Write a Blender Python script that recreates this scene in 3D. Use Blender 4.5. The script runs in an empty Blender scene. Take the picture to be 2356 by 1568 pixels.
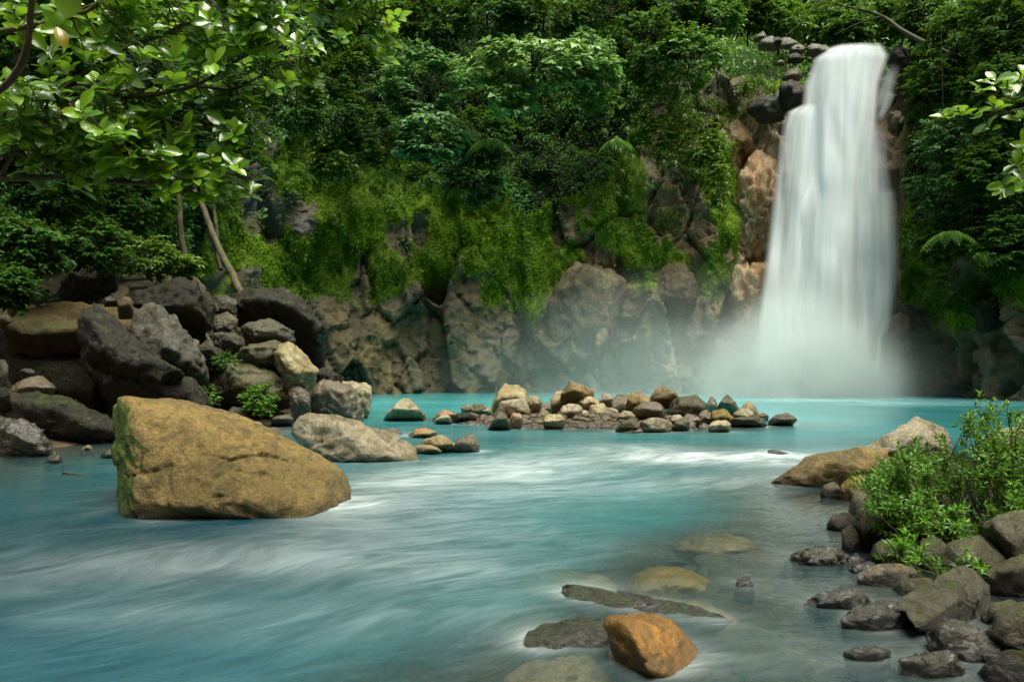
import bpy, bmesh, math
import numpy as np
from mathutils import Matrix, Vector

# ------------------------------------------------------------------ camera, light, exposure
F, CX, HY, CH = 1571.4, 1178.0, 851.3, 2.0          # focal length in picture units, principal column, horizon row, eye height (m)
scn = bpy.context.scene
COL = scn.collection
cam_d = bpy.data.cameras.new("camera"); cam = bpy.data.objects.new("camera", cam_d); COL.objects.link(cam)
cam.location = (0, 0, CH); cam.rotation_euler = (math.pi / 2, 0, 0)
cam_d.sensor_width = 36.0; cam_d.lens = 36.0 * F / 2356.0
cam_d.shift_y = (HY - 784.0) / 2356.0
cam_d.clip_start = 0.1; cam_d.clip_end = 1000
scn.camera = cam

SUN_EL, SUN_AZ = math.radians(69), math.radians(145)   # azimuth: clockwise from +Y
world = bpy.data.worlds.new("World"); scn.world = world; world.use_nodes = True
wn = world.node_tree.nodes; wl = world.node_tree.links
sky = wn.new("ShaderNodeTexSky"); sky.sky_type = 'NISHITA'; sky.sun_disc = False
sky.sun_elevation = SUN_EL; sky.sun_rotation = SUN_AZ; sky.air_density = 0.7; sky.dust_density = 3.0; sky.ozone_density = 0.0
wn["Background"].inputs[1].default_value = 0.05
wl.new(sky.outputs[0], wn["Background"].inputs[0])
sun_d = bpy.data.lights.new("sun", 'SUN'); sun_d.energy = 2.8; sun_d.angle = math.radians(50); sun_d.color = (1.0, 0.97, 0.82)
sun = bpy.data.objects.new("sun", sun_d); COL.objects.link(sun)
sdir = Vector((math.sin(SUN_AZ) * math.cos(SUN_EL), math.cos(SUN_AZ) * math.cos(SUN_EL), math.sin(SUN_EL)))
sun.rotation_euler = sdir.to_track_quat('Z', 'Y').to_euler(); sun.location = (0, 0, 60)
scn.view_settings.view_transform = 'Standard'; scn.view_settings.look = 'None'
scn.view_settings.gamma = 1.0; scn.view_settings.use_curve_mapping = False
scn.view_settings.exposure = 1.42
cy = scn.cycles
scn.render.engine = 'CYCLES'
cy.max_bounces = 6; cy.diffuse_bounces = 3; cy.glossy_bounces = 2; cy.transmission_bounces = 4
cy.transparent_max_bounces = 24; cy.volume_bounces = 2; cy.volume_step_rate = 2.0; cy.volume_max_steps = 64
cy.use_denoising = True
try: cy.denoiser = 'OPENIMAGEDENOISE'
except Exception: pass
cy.caustics_reflective = False; cy.caustics_refractive = False

# ------------------------------------------------------------------ helpers
def W(px, py, Y):
    return np.array([(px - CX) * Y / F, Y, CH + (HY - py) * Y / F])
def Yw(py, z=0.0):
    return (CH - z) * F / (py - HY)
def proj(p):
    y = np.maximum(p[:, 1], 0.5)
    return CX + p[:, 0] * F / y, HY - (p[:, 2] - CH) * F / y
def sstep(a, b, x):
    t = np.clip((x - a) / (b - a), 0, 1); return t * t * (3 - 2 * t)
def nrmz(v):
    return v / np.maximum(np.linalg.norm(v, axis=-1, keepdims=True), 1e-9)

def hash3(ix, iy, iz, seed):
    with np.errstate(over='ignore'):
        h = (ix.astype(np.uint32) * np.uint32(374761393) + iy.astype(np.uint32) * np.uint32(668265263)
             + iz.astype(np.uint32) * np.uint32(2246822519) + np.uint32((seed * 3266489917) & 0xffffffff))
        h ^= h >> np.uint32(15); h *= np.uint32(2246822519); h ^= h >> np.uint32(13); h *= np.uint32(3266489917); h ^= h >> np.uint32(16)
    return h.astype(np.float64) / 4294967295.0
def vnoise(p, seed=0):
    i = np.floor(p).astype(np.int64); f = p - i; f = f * f * f * (f * (f * 6 - 15) + 10)
    r = 0
    for dx in (0, 1):
        wx = f[:, 0] if dx else 1 - f[:, 0]
        for dy in (0, 1):
            wy = f[:, 1] if dy else 1 - f[:, 1]
            for dz in (0, 1):
                wz = f[:, 2] if dz else 1 - f[:, 2]
                r = r + wx * wy * wz * hash3(i[:, 0] + dx, i[:, 1] + dy, i[:, 2] + dz, seed)
    return r * 2 - 1
def fbm(p, octaves=4, seed=0, gain=0.5):
    s = 0; a = 1.0; t = 0; q = np.asarray(p, float)
    for o in range(octaves):
        s = s + a * vnoise(q + 17.3 * o, seed + o); t += a; a *= gain; q = q * 2.03
    return s / t * 1.5
def worley(p, seed=0):
    i = np.floor(p).astype(np.int64); n = len(p)
    f1 = np.full(n, 9.0); f2 = np.full(n, 9.0); idv = np.zeros(n); off = np.zeros((n, 3))
    for dx in (-1, 0, 1):
        for dy in (-1, 0, 1):
            for dz in (-1, 0, 1):
                cx, cyy, cz = i[:, 0] + dx, i[:, 1] + dy, i[:, 2] + dz
                c = np.stack([cx + hash3(cx, cyy, cz, seed), cyy + hash3(cx, cyy, cz, seed + 1), cz + hash3(cx, cyy, cz, seed + 2)], 1)
                v = p - c; d = np.sqrt((v * v).sum(1))
                near = d < f1
                f2 = np.where(near, f1, np.minimum(f2, d))
                idv = np.where(near, hash3(cx, cyy, cz, seed + 3), idv)
                off[near] = v[near]; f1 = np.where(near, d, f1)
    return f1, f2, idv, off
def blocks(p, seed=0, tilt=0.9):
    """stepped, tilted facets like broken rock"""
    f1, f2, idv, off = worley(p, seed)
    a = idv * 6.283 * 7
    return (idv - 0.5) + tilt * (off[:, 0] * np.cos(a) + off[:, 2] * np.sin(a) + off[:, 1] * np.sin(a * 1.7)), f2 - f1, idv

def new_mesh(name, verts, faces, mat=None, smooth=True, attrs=None, corners=None):
    """verts (N,3), faces (M,k) all of k corners"""
    verts = np.asarray(verts, np.float32); faces = np.asarray(faces, np.int32)
    me = bpy.data.meshes.new(name)
    k = faces.shape[1]; m = len(faces)
    me.vertices.add(len(verts)); me.vertices.foreach_set("co", verts.ravel())
    me.loops.add(m * k); me.loops.foreach_set("vertex_index", faces.ravel())
    me.polygons.add(m); me.polygons.foreach_set("loop_start", np.arange(0, m * k, k, dtype=np.int32))
    me.polygons.foreach_set("loop_total", np.full(m, k, np.int32))
    me.update(calc_edges=True); me.validate()
    me.polygons.foreach_set("use_smooth", np.full(len(me.polygons), smooth, bool))
    for key, val in (attrs or {}).items():
        val = np.asarray(val, np.float32)
        if val.ndim == 1:
            a = me.attributes.new(key, 'FLOAT', 'POINT'); a.data.foreach_set("value", val)
        elif val.shape[1] == 3:
            a = me.attributes.new(key, 'FLOAT_VECTOR', 'POINT'); a.data.foreach_set("vector", val.ravel())
        else:
            a = me.attributes.new(key, 'FLOAT_COLOR', 'POINT'); a.data.foreach_set("color", val.ravel())
    if mat: me.materials.append(mat)
    return me
def add(name, verts, faces, mat, parent=None, base=None, smooth=True, attrs=None):
    """verts in world coordinates; the object's origin goes to base (default: its lowest middle)"""
    verts = np.asarray(verts, float)
    if base is None:
        base = np.array([verts[:, 0].mean(), verts[:, 1].mean(), verts[:, 2].min()])
    o = bpy.data.objects.new(name, new_mesh(name, verts - base, faces, mat, smooth, attrs))
    COL.objects.link(o)
    if parent is not None:
        o.parent = parent; o.location = Vector(base) - parent.location
    else:
        o.location = base
    return o
def empty(name, loc):
    o = bpy.data.objects.new(name, None); o.location = Vector(loc); o.empty_display_size = 0.2; COL.objects.link(o); return o
def tag(o, label=None, cat=None, group=None, kind=None):
    if label: o["label"] = label
    if cat: o["category"] = cat
    if group: o["group"] = group
    if kind: o["kind"] = kind
    return o
def grid_faces(nr, nc):
    a = np.arange(nr * nc).reshape(nr, nc)
    return np.stack([a[:-1, :-1].ravel(), a[:-1, 1:].ravel(), a[1:, 1:].ravel(), a[1:, :-1].ravel()], 1)
def tube(path, rad, sides=6):
    path = np.asarray(path, float); rad = np.broadcast_to(np.asarray(rad, float), (len(path),))
    t = nrmz(np.gradient(path, axis=0)); ref = np.array([0.31, 0.17, 0.93])
    a = nrmz(np.cross(t, ref)); b = np.cross(t, a)
    an = np.linspace(0, 2 * math.pi, sides, endpoint=False)
    v = path[:, None, :] + rad[:, None, None] * (np.cos(an)[None, :, None] * a[:, None, :] + np.sin(an)[None, :, None] * b[:, None, :])
    n = len(path); idx = np.arange(n * sides).reshape(n, sides); nx = np.roll(idx, -1, 1)
    f = np.stack([idx[:-1].ravel(), nx[:-1].ravel(), nx[1:].ravel(), idx[1:].ravel()], 1)
    return v.reshape(-1, 3), f
def join(parts):
    vs, fs, o = [], [], 0
    for v, f in parts:
        vs.append(v); fs.append(f + o); o += len(v)
    return np.concatenate(vs), np.concatenate(fs)
def smooth_path(pts, n):
    pts = np.asarray(pts, float)
    if len(pts) == 2: return pts[0] + (pts[1] - pts[0]) * np.linspace(0, 1, n)[:, None]
    P = np.concatenate([[2 * pts[0] - pts[1]], pts, [2 * pts[-1] - pts[-2]]])
    out = []
    for t in np.linspace(0, len(pts) - 1 - 1e-6, n):
        i = int(t); u = t - i; a, b, c, d = P[i], P[i + 1], P[i + 2], P[i + 3]
        out.append(0.5 * (2 * b + (c - a) * u + (2 * a - 5 * b + 4 * c - d) * u * u + (3 * b - a - 3 * c + d) * u ** 3))
    return np.array(out)

# ------------------------------------------------------------------ materials
class NT:
    def __init__(s, name):
        s.m = bpy.data.materials.new(name); s.m.use_nodes = True
        s.n = s.m.node_tree.nodes; s.l = s.m.node_tree.links; s.n.clear()
        s.out = s.n.new("ShaderNodeOutputMaterial")
    def put(s, sock, v):
        if isinstance(v, bpy.types.NodeSocket): s.l.new(v, sock)
        elif v is not None:
            if isinstance(v, (tuple, list)) and len(v) == 3 and sock.type == 'RGBA': v = (*v, 1)
            sock.default_value = v
    def new(s, t, **kw):
        n = s.n.new(t)
        for k, v in kw.items():
            if hasattr(n, k) and not k[0].isupper(): setattr(n, k, v)
            else: s.put(n.inputs[k], v)
        return n
    def math(s, op, a, b=None, c=None, clamp=False):
        n = s.n.new("ShaderNodeMath"); n.operation = op; n.use_clamp = clamp
        for i, v in enumerate((a, b, c)):
            if v is not None: s.put(n.inputs[i], v)
        return n.outputs[0]
    def mix(s, f, a, b):
        n = s.n.new("ShaderNodeMix"); n.data_type = 'RGBA'
        s.put(n.inputs[0], f); s.put(n.inputs[6], a); s.put(n.inputs[7], b); return n.outputs[2]
    def noise(s, scale, detail=4, rough=0.55, vec=None, dist=0.0):
        n = s.n.new("ShaderNodeTexNoise"); n.inputs["Scale"].default_value = scale; n.inputs["Detail"].default_value = detail
        n.inputs["Roughness"].default_value = rough; n.inputs["Distortion"].default_value = dist
        if vec is not None: s.l.new(vec, n.inputs["Vector"])
        return n.outputs[0]
    def rng(s, v, a, b, c=0.0, d=1.0, smooth=True):
        n = s.n.new("ShaderNodeMapRange"); n.interpolation_type = 'SMOOTHSTEP' if smooth else 'LINEAR'
        s.put(n.inputs[0], v)
        for i, x in enumerate((a, b, c, d)): s.put(n.inputs[i + 1], x)
        return n.outputs[0]
    def attr(s, name):
        n = s.n.new("ShaderNodeAttribute"); n.attribute_name = name; return n
    def pos(s): return s.n.new("ShaderNodeNewGeometry")
    def vmul(s, vec, v):
        n = s.n.new("ShaderNodeVectorMath"); n.operation = 'MULTIPLY'; s.l.new(vec, n.inputs[0]); n.inputs[1].default_value = v; return n.outputs[0]
    def bump(s, h, strength, dist, normal=None):
        n = s.n.new("ShaderNodeBump"); n.inputs["Strength"].default_value = strength; n.inputs["Distance"].default_value = dist
        s.l.new(h, n.inputs["Height"])
        if normal is not None: s.l.new(normal, n.inputs["Normal"])
        return n.outputs[0]
    def finish(s, shader, vol=False):
        s.l.new(shader, s.out.inputs[1 if vol else 0]); return s.m

MOSS_A, MOSS_B = (0.028, 0.08, 0.004), (0.16, 0.28, 0.010)
def rock_material(name, c1, c2, c3, s=1.0, moss=0.0, rough=(0.35, 0.75), stain=0.5, bump=0.6, coat=0.0, side=None, spec=0.45, fine=1.0, crough=0.12, stretch=None):
    bump *= 1.0
    """s: detail scale, larger for smaller or nearer stones"""
    t = NT(name); g = t.pos(); P = g.outputs["Position"]; P0 = P
    if stretch: P = t.vmul(P, stretch)
    oi = t.n.new("ShaderNodeObjectInfo").outputs["Random"]
    n1 = t.noise(0.9 * s, 6, 0.6, P, 0.4); n2 = t.noise(3.2 * s, 8, 0.65, P, 0.8); n3 = t.noise(17 * s, 6, 0.7, P)
    col = t.mix(t.rng(n1, 0.40, 0.60), c1, c2)
    n5 = t.noise(1.9 * s, 7, 0.7, P, 1.5)
    col = t.mix(t.math('MULTIPLY', t.rng(n5, 0.47, 0.60), stain), col, c3)
    col = t.mix(t.math('MULTIPLY', t.rng(n2, 0.50, 0.66), stain * 0.7), col, tuple(0.55 * q for q in c2))
    hv = t.n.new("ShaderNodeHueSaturation"); t.l.new(col, hv.inputs["Color"])
    t.l.new(t.math('MULTIPLY_ADD', oi, 0.4, t.math('MULTIPLY_ADD', t.rng(n3, 0.25, 0.75), 0.75, 0.38)), hv.inputs["Value"])
    t.l.new(t.math('MULTIPLY_ADD', t.math('FRACT', t.math('MULTIPLY', oi, 7.31)), 0.3, 0.85), hv.inputs["Saturation"])
    col = hv.outputs[0]
    r = t.rng(n2, 0.35, 0.65, rough[0], rough[1])
    if moss > 0:
        nz = t.n.new("ShaderNodeSeparateXYZ"); t.l.new(g.outputs["Normal"], nz.inputs[0])
        mv = t.math('ADD', t.math('MULTIPLY', nz.outputs[2], 0.35), t.math('ADD', t.math('MULTIPLY', n1, 0.9), t.math('MULTIPLY', n2, 0.5)))
        mf = t.rng(mv, 1.18 - 0.55 * moss, 1.46 - 0.55 * moss)
        col = t.mix(mf, col, t.mix(t.rng(n3, 0.35, 0.65), (0.02, 0.045, 0.004), (0.085, 0.135, 0.010)))
        r = t.math('MAXIMUM', r, t.math('MULTIPLY', mf, 0.85))
    if side:
        dp = t.n.new("ShaderNodeVectorMath"); dp.operation = 'DOT_PRODUCT'; t.l.new(g.outputs["Normal"], dp.inputs[0]); dp.inputs[1].default_value = side
        mf = t.rng(t.math('ADD', dp.outputs["Value"], t.math('MULTIPLY_ADD', n2, 0.9, -0.45)), 0.62, 0.8)
        col = t.mix(mf, col, t.mix(t.rng(n3, 0.35, 0.65), (0.02, 0.05, 0.004), (0.10, 0.17, 0.010))); r = t.math('MAXIMUM', r, t.math('MULTIPLY', mf, 0.85))
    pz = t.n.new("ShaderNodeSeparateXYZ"); t.l.new(P0, pz.inputs[0])
    wb = t.rng(t.math('SUBTRACT', pz.outputs[2], t.math('MULTIPLY', n2, 0.22)), -0.02, 0.05, 1.0, 0.0)      # soaked stone at the waterline
    col = t.mix(t.math('MULTIPLY', wb, 0.55), col, tuple(0.3 * q for q in c2)); r = t.math('MULTIPLY', r, t.math('MULTIPLY_ADD', wb, -0.55, 1.0))
    h = t.math('ADD', t.math('MULTIPLY', n2, 0.6), t.math('ADD', t.math('MULTIPLY', n3, 0.32 * fine), t.math('MULTIPLY', t.noise(60 * s, 4, 0.7, P), 0.14 * fine)))
    bs = t.new("ShaderNodeBsdfPrincipled", **{"Base Color": col, "Roughness": r, "Normal": t.bump(h, bump, 0.22 / s)})
    bs.inputs["Specular IOR Level"].default_value = spec
    if coat: bs.inputs["Coat Weight"].default_value = coat; bs.inputs["Coat Roughness"].default_value = crough; bs.inputs["Coat IOR"].default_value = 1.6; t.l.new(bs.inputs["Normal"].links[0].from_socket, bs.inputs["Coat Normal"])
    return t.finish(bs.outputs[0])
def leaf_material(name, dark, light, rough=0.42, transl=0.3, old=None, spec=0.5):
    t = NT(name); tint = t.attr("tint").outputs["Fac"]
    col = t.mix(t.rng(tint, 0.0, 0.9), dark, light)
    if old: col = t.mix(t.rng(tint, 0.93, 1.0), col, old)
    bs = t.new("ShaderNodeBsdfPrincipled", **{"Base Color": col, "Roughness": rough}); bs.inputs["Specular IOR Level"].default_value = spec
    if old: bs.inputs['Coat Weight'].default_value = 0.8; bs.inputs['Coat Roughness'].default_value = 0.34; bs.inputs['Coat IOR'].default_value = 1.6
    tr = t.new("ShaderNodeBsdfTranslucent", Color=t.mix(0.5, col, (0.25, 0.4, 0.02)))
    mx = t.new("ShaderNodeMixShader", Fac=transl); t.l.new(bs.outputs[0], mx.inputs[1]); t.l.new(tr.outputs[0], mx.inputs[2])
    return t.finish(mx.outputs[0])
M = {}
M['tan'] = rock_material('tan_stone', (0.26, 0.185, 0.068), (0.175, 0.13, 0.05), (0.07, 0.058, 0.024), 1.3, 0.10, (0.4, 0.75), 0.65, 0.8)
M['boulder'] = rock_material('boulder_stone', (0.31, 0.215, 0.07), (0.20, 0.145, 0.048), (0.075, 0.062, 0.026), 1.4, 0.06, (0.4, 0.75), 0.65, 0.9, side=(-0.93, -0.3, 0.1))
M['pale'] = rock_material('pale_stone', (0.45, 0.39, 0.24), (0.30, 0.245, 0.12), (0.12, 0.09, 0.035), 1.3, 0.05, (0.22, 0.6), 0.65, 0.9, 0.5)
M['cream'] = rock_material('cream_stone', (0.215, 0.172, 0.08), (0.115, 0.09, 0.036), (0.045, 0.046, 0.022), 0.6, 0.12, (0.3, 0.65), 0.75, 0.9, 0.2)
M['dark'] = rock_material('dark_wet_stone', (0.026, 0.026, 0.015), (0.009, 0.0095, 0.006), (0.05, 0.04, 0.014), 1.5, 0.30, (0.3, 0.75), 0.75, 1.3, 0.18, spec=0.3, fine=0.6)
M['grey'] = rock_material('grey_stone', (0.105, 0.102, 0.072), (0.06, 0.058, 0.038), (0.026, 0.026, 0.014), 1.7, 0.16, (0.3, 0.7), 0.65, 1.2, 0.15, fine=0.6, spec=0.35)
M['brown'] = rock_material('brown_stone', (0.17, 0.122, 0.05), (0.105, 0.078, 0.034), (0.045, 0.036, 0.015), 1.4, 0.12, (0.2, 0.6), 0.65, 1.1, 0.7, spec=0.8, fine=0.5)
M['ochre'] = rock_material('ochre_stone', (0.13, 0.09, 0.022), (0.08, 0.06, 0.016), (0.035, 0.03, 0.011), 0.9, 0.4, (0.4, 0.75), 0.6, 0.9)
M['orange'] = rock_material('orange_stone', (0.34, 0.165, 0.028), (0.20, 0.10, 0.02), (0.08, 0.055, 0.015), 4.5, 0.0, (0.3, 0.6), 0.75, 0.7, 0.3)
M['mossy'] = rock_material('mossy_stone', (0.125, 0.11, 0.058), (0.075, 0.065, 0.032), (0.03, 0.03, 0.012), 1.8, 0.38, (0.3, 0.7), 0.55, 0.9, 0.3)
M['shore'] = rock_material('shore_stone', (0.12, 0.112, 0.062), (0.072, 0.066, 0.034), (0.028, 0.028, 0.014), 3.6, 0.30, (0.25, 0.7), 0.65, 1.2, 0.35)
M['wet'] = rock_material('wet_shore_stone', (0.036, 0.034, 0.018), (0.018, 0.0175, 0.009), (0.06, 0.052, 0.024), 3.6, 0.16, (0.15, 0.45), 0.55, 1.3, 0.8, spec=0.5, fine=0.25, crough=0.07)
M['ridge'] = rock_material('ridge_stone', (0.035, 0.036, 0.020), (0.02, 0.02, 0.012), (0.06, 0.055, 0.03), 5.0, 0.42, (0.08, 0.3), 0.5, 1.5, 0.6, spec=0.5, fine=0.3, crough=0.06)
M['stained'] = rock_material('stained_stone', (0.46, 0.33, 0.15), (0.36, 0.17, 0.035), (0.16, 0.13, 0.07), 0.9, 0.05, (0.25, 0.6), 0.6, 0.9, 0.4, stretch=(1, 1, 0.22))
M['sunk'] = rock_material('sunken_stone', (0.46, 0.27, 0.08), (0.32, 0.18, 0.05), (0.14, 0.085, 0.025), 3.0, 0.0, (0.5, 0.8), 0.6, 0.4)
M['redpale'] = rock_material('rust_stone', (0.34, 0.17, 0.055), (0.32, 0.25, 0.13), (0.13, 0.08, 0.03), 2.0, 0.0, (0.2, 0.5), 0.5, 0.7, 0.5)

M['leaf_dark'] = leaf_material('leaf_dark', (0.012, 0.050, 0.006), (0.045, 0.15, 0.016), 0.6, 0.3, spec=0.12)
M['leaf_mid'] = leaf_material('leaf_mid', (0.012, 0.058, 0.007), (0.065, 0.195, 0.014), 0.48, 0.28, spec=0.3)
M['leaf_blue'] = leaf_material('leaf_blue', (0.018, 0.085, 0.026), (0.08, 0.25, 0.055), 0.48, 0.28, spec=0.3)
M['leaf_bright'] = leaf_material('leaf_bright', (0.045, 0.16, 0.014), (0.18, 0.38, 0.06), 0.38, 0.3)
M['leaf_pale'] = leaf_material('leaf_pale', (0.09, 0.23, 0.05), (0.29, 0.47, 0.15), 0.42, 0.25, spec=0.4)
M['leaf_tier'] = leaf_material('leaf_tier', (0.045, 0.14, 0.05), (0.15, 0.32, 0.12), 0.45, 0.25, spec=0.3)
M['leaf_lime'] = leaf_material('leaf_lime', (0.05, 0.13, 0.008), (0.16, 0.29, 0.02), 0.4, 0.35)
M['leaf_moss'] = leaf_material('leaf_moss', (0.035, 0.11, 0.003), (0.20, 0.35, 0.012), 0.7, 0.3, spec=0.2)
M['leaf_near'] = leaf_material('leaf_near', (0.07, 0.21, 0.008), (0.28, 0.52, 0.022), 0.26, 0.45, (0.45, 0.33, 0.02), 1.0)
M['leaf_shrub'] = leaf_material('leaf_shrub', (0.032, 0.115, 0.009), (0.15, 0.36, 0.028), 0.34, 0.35)
def bark_material(name, a, b, s):
    t = NT(name); g = t.pos(); v = t.vmul(g.outputs["Position"], (1, 1, 0.25)); n = t.noise(9 * s, 6, 0.65, v)
    nm = t.noise(2.1 * s, 5, 0.6, g.outputs["Position"])
    col = t.mix(t.rng(nm, 0.5, 0.62), t.mix(t.rng(n, 0.35, 0.65), a, b), (0.06, 0.09, 0.012))
    return t.finish(t.new("ShaderNodeBsdfPrincipled", **{"Base Color": col, "Roughness": 0.8, "Normal": t.bump(n, 0.6, 0.05 / s)}).outputs[0])
M['bark'] = bark_material('bark', (0.05, 0.042, 0.025), (0.02, 0.018, 0.01), 1.0)
M['twig'] = bark_material('twig_bark', (0.05, 0.04, 0.02), (0.09, 0.075, 0.035), 4.0)
M['pale_bark'] = bark_material('pale_bark', (0.13, 0.10, 0.055), (0.05, 0.042, 0.025), 0.7)

# cliff: stone colour and moss cover are stored on its surface
t = NT('cliff_stone'); g = t.pos(); P = g.outputs["Position"]
n2 = t.noise(1.6, 8, 0.65, P, 0.7); n3 = t.noise(8, 6, 0.7, P); n4 = t.noise(0.5, 5, 0.6, P)
hv = t.n.new("ShaderNodeHueSaturation"); t.l.new(t.attr("stone").outputs["Color"], hv.inputs["Color"])
t.l.new(t.math('MULTIPLY_ADD', n3, 0.8, t.math('MULTIPLY_ADD', n2, 1.1, 0.0)), hv.inputs["Value"])
mf = t.rng(t.math('ADD', t.attr("moss").outputs["Fac"], t.math('MULTIPLY_ADD', n2, 0.5, -0.25)), 0.42, 0.6)
mcol = t.mix(t.rng(t.math('ADD', t.math('MULTIPLY', n3, 0.6), t.math('MULTIPLY', n4, 0.4)), 0.36, 0.62), MOSS_A, MOSS_B)
col = t.mix(mf, hv.outputs[0], mcol)
rr = t.math('MAXIMUM', t.rng(n2, 0.35, 0.65, 0.22, 0.6), t.math('MULTIPLY', mf, 0.9))
h = t.math('ADD', t.math('MULTIPLY', n2, 0.5), t.math('ADD', t.math('MULTIPLY', n3, 0.35), t.math('MULTIPLY', t.noise(26, 4, 0.7, P), 0.15)))
so = t.attr("soil").outputs["Fac"]
bs = t.new("ShaderNodeBsdfPrincipled", **{"Base Color": col, "Roughness": t.math('MAXIMUM', rr, so), "Specular IOR Level": t.math('MULTIPLY_ADD', so, -0.4, 0.4), "Normal": t.bump(h, 0.9, 0.28)})
M['cliff'] = t.finish(bs.outputs[0])

# river bed: gravel
t = NT('gravel_bed'); P = t.pos().outputs["Position"]
v = t.n.new("ShaderNodeTexVoronoi"); v.inputs["Scale"].default_value = 9.0; t.l.new(P, v.inputs["Vector"])
n = t.noise(2.0, 6, 0.6, P); n3 = t.noise(30, 4, 0.6, P)
sp = t.n.new("ShaderNodeSeparateColor"); t.l.new(v.outputs["Color"], sp.inputs[0])
col = t.mix(sp.outputs[0], (0.035, 0.028, 0.017), (0.09, 0.07, 0.042))
col = t.mix(t.rng(n, 0.45, 0.7), col, (0.10, 0.065, 0.03))
h = t.math('ADD', t.math('MULTIPLY', v.outputs["Distance"], -1.0), t.math('MULTIPLY', n3, 0.2))
M['bed'] = t.finish(t.new("ShaderNodeBsdfPrincipled", **{"Base Color": col, "Roughness": 0.55, "Normal": t.bump(h, 0.8, 0.08)}).outputs[0])

# river water: milky, blurred by its own movement; foam, tint and depth are stored on the sheet
t = NT('milky_water')
fl = t.attr("flow").outputs["Vector"]
sA = t.noise(1.0, 5, 0.6, t.vmul(fl, (0.9, 2.8, 1)), 0.8); sB = t.noise(1.0, 4, 0.55, t.vmul(fl, (2.6, 9.0, 1)), 0.6); sC = t.noise(1.0, 3, 0.5, t.vmul(fl, (0.22, 0.7, 1)), 0.4)
st = t.math('ADD', t.math('MULTIPLY', sA, 0.5), t.math('ADD', t.math('MULTIPLY', sB, 0.2), t.math('MULTIPLY', sC, 0.3)))
foam = t.math('MULTIPLY', t.attr("foam").outputs["Fac"], t.rng(st, 0.32, 0.72, 0.3, 1.3), clamp=True)
foam = t.math('MINIMUM', foam, 0.93)
wc = t.attr("water").outputs["Color"]
wv = t.n.new("ShaderNodeHueSaturation"); t.l.new(wc, wv.inputs["Color"]); t.l.new(t.rng(st, 0.36, 0.64, 0.85, 1.18), wv.inputs["Value"])
col = t.mix(foam, wv.outputs[0], (0.74, 0.80, 0.80))
bs = t.new("ShaderNodeBsdfPrincipled", **{"Base Color": col, "Roughness": t.math('MULTIPLY_ADD', foam, 0.5, 0.16), "Normal": t.bump(st, 0.4, 0.14)})
bs.inputs["IOR"].default_value = 1.33
gl = t.new("ShaderNodeBsdfGlossy", Roughness=0.15, Normal=t.bump(st, 0.5, 0.14)); fr = t.new("ShaderNodeFresnel", IOR=1.33)
tp = t.new("ShaderNodeBsdfTransparent", Color=(0.82, 0.93, 0.90))
m0 = t.new("ShaderNodeMixShader", Fac=fr.outputs[0]); t.l.new(tp.outputs[0], m0.inputs[1]); t.l.new(gl.outputs[0], m0.inputs[2])
cf = t.math('MULTIPLY', t.attr("clear").outputs["Fac"], t.math('MULTIPLY_ADD', foam, -0.85, 1.0))
mx = t.new("ShaderNodeMixShader", Fac=cf); t.l.new(bs.outputs[0], mx.inputs[1]); t.l.new(m0.outputs[0], mx.inputs[2])
M['water'] = t.finish(mx.outputs[0])

# falling water
t = NT('falling_water')
fl = t.attr("flow").outputs["Vector"]
s1 = t.noise(1.0, 4, 0.5, t.vmul(fl, (0.7, 0.05, 1)), 0.2); s2 = t.noise(1.0, 3, 0.5, t.vmul(fl, (2.6, 0.10, 1)), 0.1)
st = t.math('ADD', t.math('MULTIPLY', s1, 0.8), t.math('MULTIPLY', s2, 0.2))
al = t.math('MULTIPLY', t.attr("cover").outputs["Fac"], t.rng(st, 0.3, 0.62, 0.8, 1.2), clamp=True)
col = t.mix(t.rng(st, 0.35, 0.62), (0.82, 0.92, 0.95), (0.91, 0.965, 0.98))
df = t.new("ShaderNodeBsdfDiffuse", Color=col); tl = t.new("ShaderNodeBsdfTranslucent", Color=col)
m0 = t.new("ShaderNodeMixShader", Fac=0.45); t.l.new(df.outputs[0], m0.inputs[1]); t.l.new(tl.outputs[0], m0.inputs[2])
tp = t.new("ShaderNodeBsdfTransparent"); mx = t.new("ShaderNodeMixShader", Fac=al)
t.l.new(tp.outputs[0], mx.inputs[1]); t.l.new(m0.outputs[0], mx.inputs[2])
M['fall'] = t.finish(mx.outputs[0])

def mist_material(name, dens, power):
    t = NT(name); tc = t.n.new("ShaderNodeTexCoord").outputs["Object"]
    ln = t.n.new("ShaderNodeVectorMath"); ln.operation = 'LENGTH'; t.l.new(tc, ln.inputs[0])
    r = t.math('SUBTRACT', 1.0, ln.outputs["Value"], clamp=True)
    d = t.math('MULTIPLY', t.math('POWER', r, power), t.rng(t.noise(2.2, 3, 0.5, tc), 0.3, 0.7, 0.35, 1.5))
    v = t.new("ShaderNodeVolumePrincipled", Color=(0.90, 0.985, 0.98), Density=t.math('MULTIPLY', d, dens)); v.inputs["Anisotropy"].default_value = 0.1
    return t.finish(v.outputs[0], True)
M['mist'] = mist_material('mist_core', 1.5, 1.5); M['mist_thin'] = mist_material('mist_thin', 0.12, 1.3)

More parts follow.
